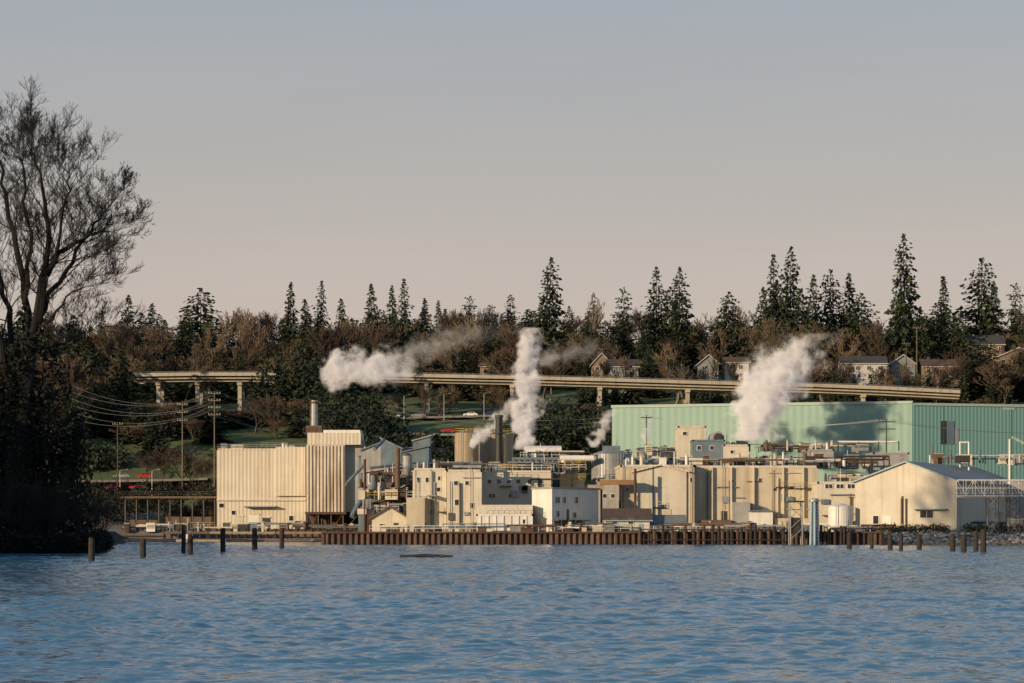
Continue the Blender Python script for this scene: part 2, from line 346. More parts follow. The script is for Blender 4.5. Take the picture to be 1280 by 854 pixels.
def leafmass(name,ells,n,size,mats,seed=3,parent=None):
    r=random.Random(seed); mb=MB(); tot=sum(e[3]*e[4]*e[5] for e in ells)
    for (cx,cy,cz,rx,ry,rz) in ells:
        for i in range(int(n*rx*ry*rz/tot)):
            v=Vector((r.gauss(0,1),r.gauss(0,1),r.gauss(0,1))).normalized()*(r.random()**0.4)*(0.85+0.5*abs(noise.noise(Vector((r.random()*9,cx,i*.01)))))
            c=Vector((cx+v.x*rx,cy+v.y*ry,max(0.2,cz+v.z*rz)))
            s=size*r.uniform(.5,1.3)
            a=Vector((r.uniform(-1,1),r.uniform(-1,1),r.uniform(-1,1)))*s; b2=Vector((r.uniform(-1,1),r.uniform(-1,1),r.uniform(-1,1)))*s
            mb.add([c-a,c+b2*.6,c+a,c-b2*.6],[(0,1,2,3)],r.choice(mats))
    return mb.build(name,parent)
def hedge(px0,px1,py,D,rz,seed):
    e=[];p=px0
    rr=random.Random(seed)
    while p<px1:
        X=WX(p,D); z=WZ(py,D)+rr.uniform(-1,1); e.append((X,D+rr.uniform(-3,3),z-rz*.6,4,4,rz)); p+=12
    leafmass('evergreen_hedge',e,len(e)*420,0.65,(fg_d,fg_d,fg_m),seed)
hedge(640,770,512,700,6,1); hedge(640,770,530,680,6,2); hedge(395,470,500,730,6,3); hedge(400,500,520,700,6,4); hedge(470,560,550,672,4,5)
hedge(100,150,560,690,6,6); hedge(560,660,560,665,4,7)
# left bank thicket
e=[]
for px,py,rw,rh in[(-30,470,40,60),(10,480,35,50),(0,560,60,60),(50,520,30,60),(45,600,50,60),(80,580,28,50),(92,640,20,45),(60,650,50,40),(0,640,70,50),(104,670,14,20),(86,540,16,40),(70,480,14,30),(20,678,60,16),(80,678,34,14),(62,450,14,26)]:
    D=362; e.append((WX(px,D),D+R.uniform(-2,6),WZ(py,D),rw*D/F,rw*D/F*.8,rh*D/F))
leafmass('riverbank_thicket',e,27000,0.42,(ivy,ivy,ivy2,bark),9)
e=[]
for px in range(-110,118,7): e.append((WX(px,346),345.5+R.uniform(-1.2,.8),R.uniform(.8,1.6),1.6,1.4,R.uniform(1.2,2.0)))
for y in range(350,420,6): e.append((-57-(y-346)*.14+.5,y,1.2,1.6,3,1.8))
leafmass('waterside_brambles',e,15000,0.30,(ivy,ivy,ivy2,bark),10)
mb=MB(); rn=random.Random(77)
for i in range(70):
    D=rn.uniform(345,364); px=rn.uniform(-20,130)
    X=WX(px,D); grow(mb,Vector((X,D,0.8)),Vector((rn.uniform(-.2,.6),rn.uniform(-.3,.1),1)).normalized(),rn.uniform(1.6,3.8),.08,4,rn,(bark,ivy2),.6,(2,3),.1,.75,3,2,.018)
mb.build('bare_riverbank_shrubs')
# big bare cottonwood
def bigtree():
    D=360; rn=random.Random(42); mb=MB()
    def P(px,py,dy=0): return Vector((WX(px,D),D+dy,WZ(py,D)))
    limbs=[([(20,688),(22,600),(26,520),(36,432)],1.5,.85,False,0),
     ([(34,440),(50,385),(60,340),(84,310),(112,296),(142,292)],.65,.09,True,-2),
     ([(34,440),(30,370),(18,305),(6,255),(-4,210),(-12,180)],.6,.09,True,4),
     ([(36,432),(55,350),(62,300),(60,255),(54,220),(48,195)],.55,.08,True,-5),
     ([(45,405),(70,350),(94,310),(112,275),(128,252)],.42,.08,True,6),
     ([(24,500),(0,430),(-30,370),(-60,300),(-80,250)],.7,.14,True,-2),
     ([(26,520),(12,400),(-4,350),(-28,280),(-38,220)],.5,.1,True,6),
     ([(38,425),(66,400),(92,376),(116,356)],.26,.06,True,-6),
     ([(36,445),(58,432),(80,424),(100,412)],.22,.06,True,5),
     ([(30,380),(34,310),(26,250),(20,205),(20,180)],.36,.07,True,8),
     ([(60,345),(80,295),(92,255),(100,228)],.3,.07,True,-8)]
    for pts,r0,r1,br,dy in limbs:
        n=len(pts); Q=[P(a,b,dy*(i/(n-1))) for i,(a,b) in enumerate(pts)]
        S=[]
        for i in range(n-1):
            for k in range(3):
                t=k/3; S.append(Q[i].lerp(Q[i+1],t)+Vector((rn.uniform(-.45,.45),rn.uniform(-.3,.3),rn.uniform(-.3,.3)))*(1 if i+k>0 else 0))
        S.append(Q[-1])
        for i in range(len(S)-1):
            ra=r0+(r1-r0)*i/(len(S)-1); rb=r0+(r1-r0)*(i+1)/(len(S)-1)
            mb.cyl(S[i],S[i+1],ra,rb,bark,8,False)
            if br and i>=2:
                f=i/(len(S)-1)
                for q in range((1 if i%3 else 2) if i<len(S)-2 else 3):
                    d=(S[i+1]-S[i]).normalized()
                    dd=(d*.9+Vector((rn.uniform(-1,1),rn.uniform(-.8,.8),rn.uniform(-.55,.7)))*.95).normalized()
                    grow(mb,S[i+1],dd,rn.uniform(3.0,5.0)*(1.1-.35*f),max(.06,rb*.30),5,rn,(bark,bark),.62,(1,3),.06,.68,3,3,.015,.20)
    e=empty('bare_cottonwood_tree',(WX(20,D),D,1)); mb.build('trunk_and_branches',e)
    ells=[(WX(22,D),D,WZ(y,D),2.2,2.2,4) for y in(660,620,580,540,500,460)]+[(WX(36,D),D,WZ(435,D),1.8,2,3),(WX(44,D),D,WZ(405,D),1.1,1.1,2.2),(WX(31,D),D,WZ(400,D),1.0,1.0,2.2)]
    leafmass('ivy',ells,7000,.38,(ivy,),4,e)
bigtree()
# unseen firs on an added spit, left of view, to shade the bank
for x,y,h,w in[(-84,300,34,18),(-96,312,38,20),(-108,300,36,20),(-92,325,36,18),(-118,318,40,20),(-100,338,34,18),(-124,340,36,20),(-112,350,38,20),(-130,305,36,20),(-140,322,38,20),(-148,300,38,20),(-138,352,36,20),(-160,318,38,22)]:
    d,hh,ww=CON[3]; o=bpy.data.objects.new('unseen_shade_fir',d); link(o); o.location=(x,y,-.5 if y<346 else 1.5); o.scale=(w/ww,w/ww,h/hh)
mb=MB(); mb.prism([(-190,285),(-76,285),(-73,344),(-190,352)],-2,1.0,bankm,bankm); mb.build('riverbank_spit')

# ------------------------------------------------------------ windows and buildings
def window(g,fr,A,B,u,z,w,h,frm=white):
    fr.slab(A,B,u-w/2-.1,u+w/2+.1,z-.1,z,.0,.14,frm); fr.slab(A,B,u-w/2-.1,u+w/2+.1,z+h,z+h+.1,0,.14,frm)
    fr.slab(A,B,u-w/2-.1,u-w/2,z,z+h,0,.12,frm); fr.slab(A,B,u+w/2,u+w/2+.1,z,z+h,0,.12,frm)
    if w>1.2: fr.slab(A,B,u-.04,u+.04,z,z+h,.061,.11,frm)
    g.slab(A,B,u-w/2,u+w/2,z,z+h,0,.06,glass)
def block(name,px0,px1,pyt,D,depth,wall,roof=roofpale,wins=(),doors=(),z0=2.0,pyb=None,par=0.5,trim=None,parent=None,left=None,ribs=0):
    X0,X1=WX(px0,D),WX(px1,D); zt=WZ(pyt,D)
    if pyb: z0=WZ(pyb,D)
    e=parent or empty(name,((X0+X1)/2,D+depth/2,z0))
    A,B=(X0,D),(X1,D)
    if left: A=(X0,D+left)
    m=MB(); P=[A,B,(X1,D+depth),(X0,D+depth+(left or 0))]; m.prism(P,z0,zt-.25,wall,roof)
    if ribs:
        Lw=(Vector(B)-Vector(A)).length; u=ribs*.5
        while u<Lw-.1: m.slab(A,B,u-.13,u+.13,z0+.3,zt-.3,0,.16,wall); u+=ribs
    m.build('walls',e)
    t=MB(); tm=trim or wall
    for a,b2 in((P[0],P[1]),(P[1],P[2]),(P[2],P[3]),(P[3],P[0])):
        Lw=(Vector(b2)-Vector(a)).length; t.slab(a,b2,-.12,Lw+.12,zt-.3,zt+par*.3,-.25,.12,tm)
    t.build('roof_parapet',e)
    g,fr=MB(),MB(); Lw=(Vector(B)-Vector(A)).length
    for (px,py,wp,hp) in wins:
        window(g,fr,A,B,(px-px0)/(px1-px0)*Lw,WZ(py+hp/2,D),wp*D/F,hp*D/F)
    if wins: g.build('window_glass',e); fr.build('window_frames',e)
    if doors:
        dm=MB()
        for (px,wp,hp,mt) in doors:
            u=(px-px0)/(px1-px0)*Lw; ww=wp*D/F; hh=hp*D/F
            dm.slab(A,B,u-ww/2,u+ww/2,z0,z0+hh,0,.08,mt); dm.slab(A,B,u-ww/2-.15,u+ww/2+.15,z0+hh,z0+hh+.2,0,.2,tm)
        dm.build('doors',e)
    return e
def gable(name,A,B,depth,z0,ze,za,wall,roof,trim,wins=(),doors=(),ridge='depth',ov=.6,parent=None):
    A=Vector(A);B=Vector(B);d=(B-A).normalized();n=Vector((d.y,-d.x));bk=-n*depth
    e=parent or empty(name,((A.x+B.x)/2,(A.y+B.y)/2,z0)); m=MB(); r=MB(); Lw=(B-A).length
    C=B+bk;Dd=A+bk
    if ridge=='depth':
        m.add([(A.x,A.y,z0),(B.x,B.y,z0),(C.x,C.y,z0),(Dd.x,Dd.y,z0),(A.x,A.y,ze),(B.x,B.y,ze),(C.x,C.y,ze),(Dd.x,Dd.y,ze),(*((A+B)/2),za),(*((C+Dd)/2),za)],
            [(0,1,5,8,4),(1,2,6,5),(2,3,7,9,6),(3,0,4,7)],wall)
        F0=(A+B)/2+n*ov;F1=(C+Dd)/2-n*ov; sl=(za-ze)/(Lw/2)
        for side,E in((-1,A),(1,B)):
            e0=E+d*side*ov+n*ov; e1=E+d*side*ov+bk-n*ov; zl=ze-sl*ov
            vs=[(*e0,zl),(*F0,za),(*F1,za),(*e1,zl)]; up=[(v[0],v[1],v[2]+.3) for v in vs]
            r.add(vs+up,[(0,1,2,3),(7,6,5,4),(3,2,6,7)],roof)
            r.add(vs+up,[(0,4,5,1),(0,3,7,4)],trim)
    else:
        F0=(A+Dd)/2;F1=(B+C)/2
        m.add([(A.x,A.y,z0),(B.x,B.y,z0),(C.x,C.y,z0),(Dd.x,Dd.y,z0),(A.x,A.y,ze),(B.x,B.y,ze),(C.x,C.y,ze),(Dd.x,Dd.y,ze),(*F0,za),(*F1,za)],
            [(0,1,5,4),(1,2,6,9,5),(2,3,7,6),(3,0,4,8,7)],wall)
        sl=(za-ze)/(depth/2)
        for sgn,E0,E1 in((1,A,B),(-1,Dd,C)):
            a0=E0+n*sgn*ov-d*ov;a1=E1+n*sgn*ov+d*ov; zl=ze-sl*ov
            vs=[(*a0,zl),(*a1,zl),(*(F1+d*ov),za),(*(F0-d*ov),za)]; up=[(v[0],v[1],v[2]+.25) for v in vs]
            r.add(vs+up,[(3,2,1,0),(4,5,6,7),(1,2,6,5),(0,4,7,3)],roof); r.add(vs+up,[(0,1,5,4)],trim)
    m.build('walls',e); r.build('roof',e)
    g,fr=MB(),MB()
    for u,z,w_,h_ in wins: window(g,fr,A,B,u,z,w_,h_)
    if wins: g.build('window_glass',e); fr.build('window_frames',e)
    if doors:
        dm=MB()
        for u,w_,h_,mt in doors: dm.slab(A,B,u-w_/2,u+w_/2,z0,z0+h_,0,.08,mt)
        dm.build('doors',e)
    return e
EQ=(galv,cream3,bluegrey,offgrey,rust,darkm,cream2,galv,brownp,white,cream3)
def clutter(parent,px0,px1,pyb,D0,D1,n,seed,mh=3.0,name='rooftop_equipment'):
    r=random.Random(seed); mb=MB(); Dm=(D0+D1)/2; z=WZ(pyb,Dm)
    for i in range(n):
        D=r.uniform(D0,D1); x=WX(r.uniform(px0,px1),D); m=r.choice(EQ); t=r.random()
        if t<.30:
            w_=r.uniform(.8,3);h_=r.uniform(.6,mh*.7); mb.box(x,x+w_,D,D+r.uniform(1,3),z-.5,z+h_,m); mb.box(x-.1,x+w_+.1,D-.1,D+1.2,z+h_,z+h_+.12,r.choice(EQ))
            if r.random()<.5:
                for k in range(3): mb.box(x+.15,x+w_-.15,D-.06,D-.002,z+h_*(.2+.22*k),z+h_*(.3+.22*k),darkm)
        elif t<.5:
            rr=r.uniform(.15,.5);h_=r.uniform(.8,mh*.8); mb.cyl((x,D,z-.5),(x,D,z+h_),rr,rr,m,10); mb.cyl((x,D,z+h_+.1),(x,D,z+h_+.35),rr*1.6,.05,m,10)
        elif t<.58:
            h_=r.uniform(.6,mh*.45);rr=r.uniform(.08,.18);w_=r.uniform(.4,.9)
            pts=[(x,D,z-.5),(x,D,z+h_)]+[(x+w_/2-math.cos(a*math.pi/6)*w_/2,D,z+h_+math.sin(a*math.pi/6)*w_/2) for a in range(1,6)]+[(x+w_,D,z+h_),(x+w_,D,z+h_*.7)]
            mb.pipe(pts,rr,m)
        elif t<.78:
            L_=r.uniform(4,14);h_=r.uniform(.4,1.6);rr=r.uniform(.1,.35); mb.cyl((x,D,z+h_),(x+L_,D,z+h_),rr,rr,m,8)
            for k in range(4): mb.box(x+L_*k/3-.08,x+L_*k/3+.08,D-.3,D+.3,z-.5,z+h_,darkm)
        elif t<.92:
            mb.rail((x,D,z),(x+r.uniform(4,9),D,z),1.1,r.choice((white,yellow,galv)),1.5,.05)
        else:
            h_=r.uniform(2,mh*1.5); mb.cyl((x,D,z-.5),(x,D,z+h_),.09,.05,r.choice((white,galv,rust)),6)
    return mb.build(name,parent)
def facade(parent,px0,px1,pyt,D,n,seed):
    r=random.Random(seed); mb=MB(); zt=WZ(pyt,D)
    for i in range(n):
        x=WX(r.uniform(px0,px1),D); y=D-.35; t=r.random(); m=r.choice((galv,cream2,rust,cream3,cream2,bluegrey,doorm))
        if t<.3: mb.cyl((x,y,2),(x,y,zt-r.uniform(-.6,3)),r.choice((.07,.1,.18)),None,m,8)
        elif t<.5:
            z=r.uniform(5,zt-1); mb.cyl((x,y,z),(x+r.uniform(3,10),y,z),r.choice((.07,.13)),None,m,8)
        elif t<.75:
            z=r.uniform(3,zt-3); mb.box(x,x+r.uniform(.6,1.8),D-.5,D-.003,z,z+r.uniform(.6,1.6),m)
        elif t<.9:
            z=r.uniform(5,zt-3); w_=r.uniform(2,4); mb.box(x,x+w_,D-1.3,D-.003,z,z+.15,darkm); mb.rail((x,D-1.25,z+.15),(x+w_,D-1.25,z+.15),1.1,r.choice((white,yellow)),1.2,.04)
        else:
            for s in(-.25,.25): mb.cyl((x+s,y,2),(x+s,y,zt+1),.04,None,m,4)
            for k in range(int((zt-1)/.4)): mb.cyl((x-.25,y,2.3+k*.4),(x+.25,y,2.3+k*.4),.03,None,m,4)
    return mb.build('wall_pipework',parent)

# --- 1 left process building
e=block('cream_process_building',271,382,561,612,30,cream,roofpale,wins=[(277,632,6,5),(292,641,5,5),(364,648,5,6)],doors=[(318,12,22,white),(333,10,18,darkm),(300,8,20,cream3),(372,7,14,darkm),(283,9,12,doorm)],par=.2)
t=MB(); D=612
t.box(WX(345,D),WX(382,D),D-.9,D-.004,WZ(620,D),WZ(559,D),cream); t.box(WX(271,D),WX(382,D),D-.45,D-.005,WZ(626,D),WZ(624.5,D),cream3)
t.box(WX(305,D),WX(345,D),D-2,D-.006,WZ(634,D),WZ(632.5,D),offgrey); t.rail((WX(272,D),D+.3,WZ(561,D)),(WX(345,D),D+.3,WZ(561,D)),1,galv,2)
t.build('cladding_bay',e); clutter(e,275,370,560,618,634,9,3,1.2)
# --- 2 hopper tower
D=604; e=empty('hopper_tower',(WX(415,D),D+6,2)); t=MB()
x0,x1=WX(383,D),WX(431,D); t.box(x0,x1,D,D+13,WZ(640,D),WZ(556,D),stained)
k=x0+.35
while k<x1: t.box(k-.16,k+.16,D-.28,D-.001,WZ(640,D),WZ(557,D),stained); k+=.82
t.build('fluted_silo_walls',e); t=MB()
t.box(x1+.01,WX(452,D),D+2,D+13,WZ(640,D),WZ(549,D),offgrey); t.box(x0+.2,WX(451,D),D-.1,D+13.1,WZ(556,D)+.01,WZ(541,D),cream); t.box(WX(404,D),WX(450,D),D+.3,D+12,WZ(541,D)+.01,WZ(537.5,D),white)
t.box(x0-.3,x1+.3,D-.5,D+13,WZ(641.5,D)-.3,WZ(640,D)-.01,rust); t.build('head_house',e); t=MB()
for px in(384,398,414,429,450):
    t.cyl((WX(px,D),D+.3,2),(WX(px,D),D+.3,WZ(641,D)),.22,None,darkm,6); t.cyl((WX(px,D),D+11,2),(WX(px,D),D+11,WZ(641,D)),.22,None,darkm,6)
for a,b2 in((384,398),(414,429),(429,450)): t.cyl((WX(a,D),D+.3,2.2),(WX(b2,D),D+.3,WZ(641,D)),.1,None,rust,4)
for px in(391,407,422): t.cyl((WX(px,D),D+5,WZ(641,D)),(WX(px,D),D+5,3),1.6,.4,rust,8)
t.box(x0,WX(452,D),D+11.5,D+12.5,2,WZ(641,D),darkm)
t.build('steel_legs',e)
t=MB(); t.box(WX(378,D),WX(404,D),D+5,D+9,WZ(542,D),WZ(540,D),darkm); t.box(WX(380,D),WX(400,D),D+5.4,D+8,WZ(540,D)+.01,WZ(531,D),brownp); t.rail((WX(377,D),D+5,WZ(540,D)),(WX(405,D),D+5,WZ(540,D)),1.2,rust)
t.cyl((WX(390.5,D),D+6.5,WZ(531,D)),(WX(390.5,D),D+6.5,WZ(499,D)),.85,.8,galv,14); t.cyl((WX(390.5,D),D+6.5,WZ(503,D)),(WX(390.5,D),D+6.5,WZ(499,D)-.3),.95,None,rust,14)
t.cyl((WX(386,D),D+6.5,WZ(531,D)),(WX(386,D),D+6.5,WZ(506,D)),.25,None,rust,8); t.build('exhaust_stack',e)
# --- 3 blue grey boiler cluster
e=empty('boiler_house',(WX(485,580),590,2)); t=MB(); D=596
def shed(t,p0,p1,yl,yr,D,dep,m,rm,z0=2.0):
    a,b2=WX(p0,D),WX(p1,D); zl,zr=WZ(yl,D),WZ(yr,D)
    t.add([(a,D,z0),(b2,D,z0),(b2,D+dep,z0),(a,D+dep,z0),(a,D,zl),(b2,D,zr),(b2,D+dep,zr),(a,D+dep,zl)],[(0,1,5,4),(1,2,6,5),(2,3,7,6),(3,0,4,7)],m)
    t.add([(a-.3,D-.4,zl),(b2+.3,D-.4,zr),(b2+.3,D+dep,zr),(a-.3,D+dep,zl),(a-.3,D-.4,zl+.3),(b2+.3,D-.4,zr+.3),(b2+.3,D+dep,zr+.3),(a-.3,D+dep,zl+.3)],[(0,1,5,4),(1,2,6,5),(3,0,4,7),(4,5,6,7),(0,3,2,1)],rm)
shed(t,448,532,570,570,600,25,bluegrey,galv); shed(t,452,476,564,553,598,16,offgrey,bluegrey); shed(t,476,502,548,562,594,14,bluegrey,galv); shed(t,503,536,566,558,590,14,bluegrey,bluegrey); shed(t,516,538,552,545,600,10,bluegrey,offgrey)
shed(t,452,500,592,584,580,14,brownp,offgrey); shed(t,500,530,588,592,574,12,brownp,roofpale); shed(t,450,486,606,612,570,8,bluegrey,galv); shed(t,486,508,618,606,566,8,rust,offgrey); shed(t,456,500,632,622,560,8,rust,brownp)
t.build('sloped_roof_sheds',e); t=MB()
for a,b2,r,m in[((440,646),(462,606),.6,bluegrey),((452,640),(486,584),.4,galv),((478,634),(498,598),.6,rust),((432,606),(456,580),.35,galv),((468,562),(480,550),.4,bluegrey),((505,600),(512,640),.4,brownp),((452,600),(452,645),.4,rust),((462,585),(520,578),.3,galv),((455,620),(520,612),.3,rust),((470,650),(512,596),.3,offgrey)]:
    t.cyl((WX(a[0],566),566,WZ(a[1],566)),(WX(b2[0],572),572,WZ(b2[1],572)),r,None,m,10)
for px,py,r in((466,606,1.2),(478,616,1.0),(510,584,1.1)):
    x=WX(px,568); z=WZ(py,568); t.cyl((x,564,z),(x,564,z+2.4),r,r,galv,14); t.cyl((x,564,z-3.2),(x,564,z),.25,r,galv,14); t.cyl((x,564,z+2.4),(x,564,z+3),r,.3,rust,14)
t.cyl((WX(497,560),560,2),(WX(497,560),560,WZ(560,560)),.62,.58,brownp,12); t.cyl((WX(456,560),560,2),(WX(456,560),560,WZ(574,560)),.3,None,rust,12)
t.build('ducts_and_cyclones',e); clutter(e,455,530,566,600,618,18,8,3.0); clutter(e,440,515,640,548,562,18,9,4,'yard_equipment'); clutter(e,450,520,600,562,566,18,10,3.5,'duct_supports'); clutter(e,446,512,622,556,562,16,71,3.5,'walkways')
D=535; gable('site_hut',(WX(465,D),D),(WX(508,D),D),8,2,WZ(647,D),WZ(634,D),cream3,brownp,brownp,wins=[(2,3.2,.8,.8)],doors=[(5,1,2.2,darkm)])
# --- 4 office / process cream blocks
e=block('cream_office_building',516,558,586,525,22,cream3,roofpale,wins=[(523,600,4,6),(534,600,4,6),(548,612,5,5),(524,628,5,5),(540,640,5,5),(549,598,3,5)],doors=[(530,6,14,darkm)],par=.4)
clutter(e,518,556,585,527,545,14,12,1.8); facade(e,517,556,588,525,7,31)
t=MB(); D=522.5; t.box(WX(508,D),WX(531,D),D,D+2.4,2,WZ(622,D),cream2); t.rail((WX(508,D),D+.1,WZ(622,D)),(WX(531,D),D+.1,WZ(622,D)),1.1,white,1.2); t.box(WX(534,D),WX(545,D),D-1,D+2.4,WZ(620,D)-.1,WZ(618.8,D),offgrey); t.build('entry_annex',e)
e=block('cream_process_hall',558.5,602,588,521,24,cream3,roofpale,wins=[(570,604,5,5),(584,604,5,5),(571,628,5,7),(590,632,4,6)],doors=[(578,5,12,doorm),(594,6,14,darkm)]); facade(e,560,600,590,521,6,32); clutter(e,560,600,587,524,540,12,13,1.8)
e=block('white_upper_hall',602.5,690,589,540,22,cream3,roofpale,wins=[(612,602,5,5),(624,602,5,5),(636,602,5,5),(648,602,5,5),(662,602,5,5),(676,602,5,5),(615,620,8,5),(640,620,8,5)],pyb=None); facade(e,603,690,590,540,8,33); clutter(e,604,700,588,543,558,30,14,2.4)
t=MB();t.rail((WX(604,540),540.3,WZ(588,540)),(WX(689,540),540.3,WZ(588,540)),1.1,white,1.8);t.build('roof_railing',e)
# --- 5 low corrugated shed
e=block('white_corrugated_shed',596,666,643,508,10,white,roofpale,ribs=1.5,par=.2,wins=[(656,652,5,5)]); D=508
t=MB(); t.box(WX(596,D),WX(666,D),D+2,D+9,WZ(643,D)-.1,WZ(631,D),cream3); t.rail((WX(597,D),D+.2,WZ(643,D)),(WX(665,D),D+.2,WZ(643,D)),1.4,white,1.0); t.build('upper_storey',e)
# --- 6 white annex at an angle
C0=(WX(690,508),508); A=(WX(665,517),517); B=(WX(748,523),523); zt=WZ(610.5,508); zb=WZ(650,508)
e=empty('white_annex_building',(C0[0],513,2)); t=MB(); Bk=(A[0]+B[0]-C0[0],530); t.prism([A,C0,B,Bk],2,zt,white,roofpale)
for a,b2 in((A,C0),(C0,B)): t.slab(a,b2,-.1,(Vector(b2)-Vector(a)).length+.1,zt-.1,zt+.25,-.2,.15,offgrey)
t.build('walls',e); g,fr=MB(),MB()
for u,z,w_,h_ in((2,zt-2.9,1.6,1.2),(4.6,zt-2.9,1.0,1.2),(9.2,zt-2.9,1.0,1.2),(2.2,zt-5.6,.9,1.1),(8.5,zt-5.8,1.2,1.0)): window(g,fr,C0,B,u,z,w_,h_)
g.build('window_glass',e); fr.build('window_frames',e); t=MB()
t.slab(C0,B,.2,12,zb-.2,zb,0,1.4,darkm); t.slab(C0,B,.2,12,2,zb-.21,0,.3,doorm); t.slab(C0,B,5.5,6.4,zb,zb+2.1,0,.06,doorm)
for i in range(7): x=WX(693+i*9,506); t.cyl((x,506.3,2),(x,506.3,zb),.1,None,darkm,6)
t.build('loading_platform',e); clutter(e,692,758,664,503.5,506,18,15,2.0,'quay_pipework')
# --- 7 tanks and black stack
def tank(name,px0,px1,pyt,D,m,z0=2,cone=.8,bands=3,railm=None,pyb=None):
    x=(WX(px0,D)+WX(px1,D))/2; r=(WX(px1,D)-WX(px0,D))/2; zt=WZ(pyt,D)
    if pyb: z0=WZ(pyb,D)
    e=empty(name,(x,D+r,z0)); t=MB(); t.cyl((x,D+r,z0),(x,D+r,zt),r,r,m,28); t.build('shell',e)
    t=MB(); t.cyl((x,D+r,zt+.002),(x,D+r,zt+cone),r*1.01,r*.1,m,28)
    for k in range(bands): z=z0+(zt-z0)*(k+1)/(bands+.3); t.cyl((x,D+r,z),(x,D+r,z+.15),r*1.012,None,m,28)
    if railm:
        for k in range(18):
            a,b2=2*math.pi*k/18,2*math.pi*(k+1)/18
            t.rail((x+r*math.cos(a),D+r+r*math.sin(a),zt),(x+r*math.cos(b2),D+r+r*math.sin(b2),zt),1,railm,9)
    for s in(-.25,.25): t.cyl((x+s-r*.4,D+r-r*.93-.15,z0),(x+s-r*.4,D+r-r*.93-.15,zt+.8),.05,None,galv,4)
    t.build('roof_and_ladder',e); return e
tank('storage_tank',568,598,541,572,tan,railm=yellow); tank('storage_tank',598,642,543,578,tan,cone=1.0,railm=yellow); tank('storage_tank',700,722,573,566,offgrey)
D=560; e=empty('black_chimney_stack',(WX(624,D),D,2)); t=MB(); t.cyl((WX(624,D),D,2),(WX(624,D),D,WZ(520,D)),.95,.8,blackm,16); t.cyl((WX(624,D),D,WZ(522,D)),(WX(624,D),D,WZ(519,D)),.95,None,darkm,16); t.cyl((WX(624,D),D,WZ(542,D)),(WX(624,D),D,WZ(540.5,D)),1.3,None,darkm,16)
t.build('stack_shaft',e)
D=558; e=empty('roof_ventilator',(WX(675,D),D,2)); t=MB()
x0,x1=WX(655,D),WX(702,D); z=WZ(566,D)
pts=[(D+3-3*math.cos(a*math.pi/8),z+1.6*math.sin(a*math.pi/8)) for a in range(9)]
for (ya,za),(yb,zb2) in zip(pts[:-1],pts[1:]): t.add([(x0,ya,za),(x1,ya,za),(x1,yb,zb2),(x0,yb,zb2)],[(0,1,2,3)],white)
t.box(x0,x1,D,D+6,2,z-.02,offgrey); t.box(WX(640,D),WX(700,D),D-2.5,D-.1,2,WZ(572,D),bluegrey)
for i in range(8): x=WX(643+i*7,D); t.box(x,x+.7,D-2.6,D-2.502,WZ(582,D),WZ(575,D),darkm)
t.build('curved_housing',e); clutter(e,642,700,572,D-2,D,12,16,2.2)
# --- 9 silo and duct
e=tank('corrugated_silo',740,790,567,556,galv,cone=1.2,bands=6,pyb=606); t=MB(); D=556
x=WX(765,D); 
for k in range(40):
    a=2*math.pi*k/40; r=(WX(790,D)-WX(740,D))/2; t.cyl((x+r*math.cos(a),D+r+r*math.sin(a),WZ(606,D)),(x+r*math.cos(a),D+r+r*math.sin(a),WZ(567,D)),.09,None,offgrey,4)
t.cyl((WX(700,D),D-1,WZ(573,D)),(WX(742,D),D-1,WZ(573,D)),.65,None,white,12); t.cyl((WX(704,D),D-1,WZ(573,D)),(WX(704,D),D-1,WZ(600,D)),.5,None,white,12)
t.box(WX(754,D),WX(776,D),D+2,D+5,WZ(566,D),WZ(557,D),bluegrey); t.box(WX(735,D),WX(795,D),D-1.5,D+9,2,WZ(606,D)-.05,offgrey)
t.build('ribs_and_duct',e)
D=548; e=empty('yellow_access_stair',(WX(714,D),D,2)); t=MB()
for i,(a,b2) in enumerate(((700,728),(728,700),(700,728))):
    y0,y1=608-i*9,599-i*9; t.beam((WX(a,D),D,WZ(y0,D)),(WX(b2,D),D,WZ(y1,D)),.15,yellow); t.beam((WX(a,D),D,WZ(y0-5,D)),(WX(b2,D),D,WZ(y1-5,D)),.08,yellow)
    t.rail((WX(698,D),D-.5,WZ(y1,D)),(WX(732,D),D-.5,WZ(y1,D)),1.1,yellow,1.2)
for px in(699,715,731): t.beam((WX(px,D),D,2),(WX(px,D),D,WZ(578,D)),.14,rust)
t.box(WX(700,D),WX(731,D),D+1,D+8,2,WZ(592,D),cream2); t.build('stair_frame',e)
# --- 11 long mill building
e=block('cream_mill_building',776,868,582,528,45,cream2,roofpale,wins=[(856,640,5,6),(784,612,4,5),(864,600,3,5)],doors=[(800,8,22,doorm),(840,14,20,darkm)],trim=cream3)
facade(e,778,866,584,528,10,41); clutter(e,780,868,581,531,560,42,17,2.8)
gable('cream_mill_gable',(WX(793,527.6),527.6),(WX(858,527.6),527.6),20,2,WZ(590,528),WZ(582,528),cream3,roofpale,cream,wins=[(6,7,1,1),(3,5,1,1)],doors=[(8.4,1.6,3,doorm)])
e=block('cream_mill_wing',868.5,1022,583,532,45,cream2,roofpale,wins=[(915,602,4,5),(990,610,5,4),(950,600,4,4),(970,612,6,4)],doors=[(905,8,28,darkm),(1000,10,20,doorm),(952,9,22,cream2)],trim=cream3)
facade(e,870,1020,585,532,20,42); clutter(e,870,1080,582,535,570,70,18,3.2)
t=MB();D=531.2
for px in(889,913,941,978,1003): t.box(WX(px,D),WX(px,D)+.35,D,D+.79,2,WZ(584,D),cream3)
t.box(WX(935,D),WX(963,D),D-5,D+.7,2,WZ(640,D),white); t.box(WX(934,D),WX(964,D),D-5.4,D+.7,WZ(640,D)+.01,WZ(638,D),bluegrey)
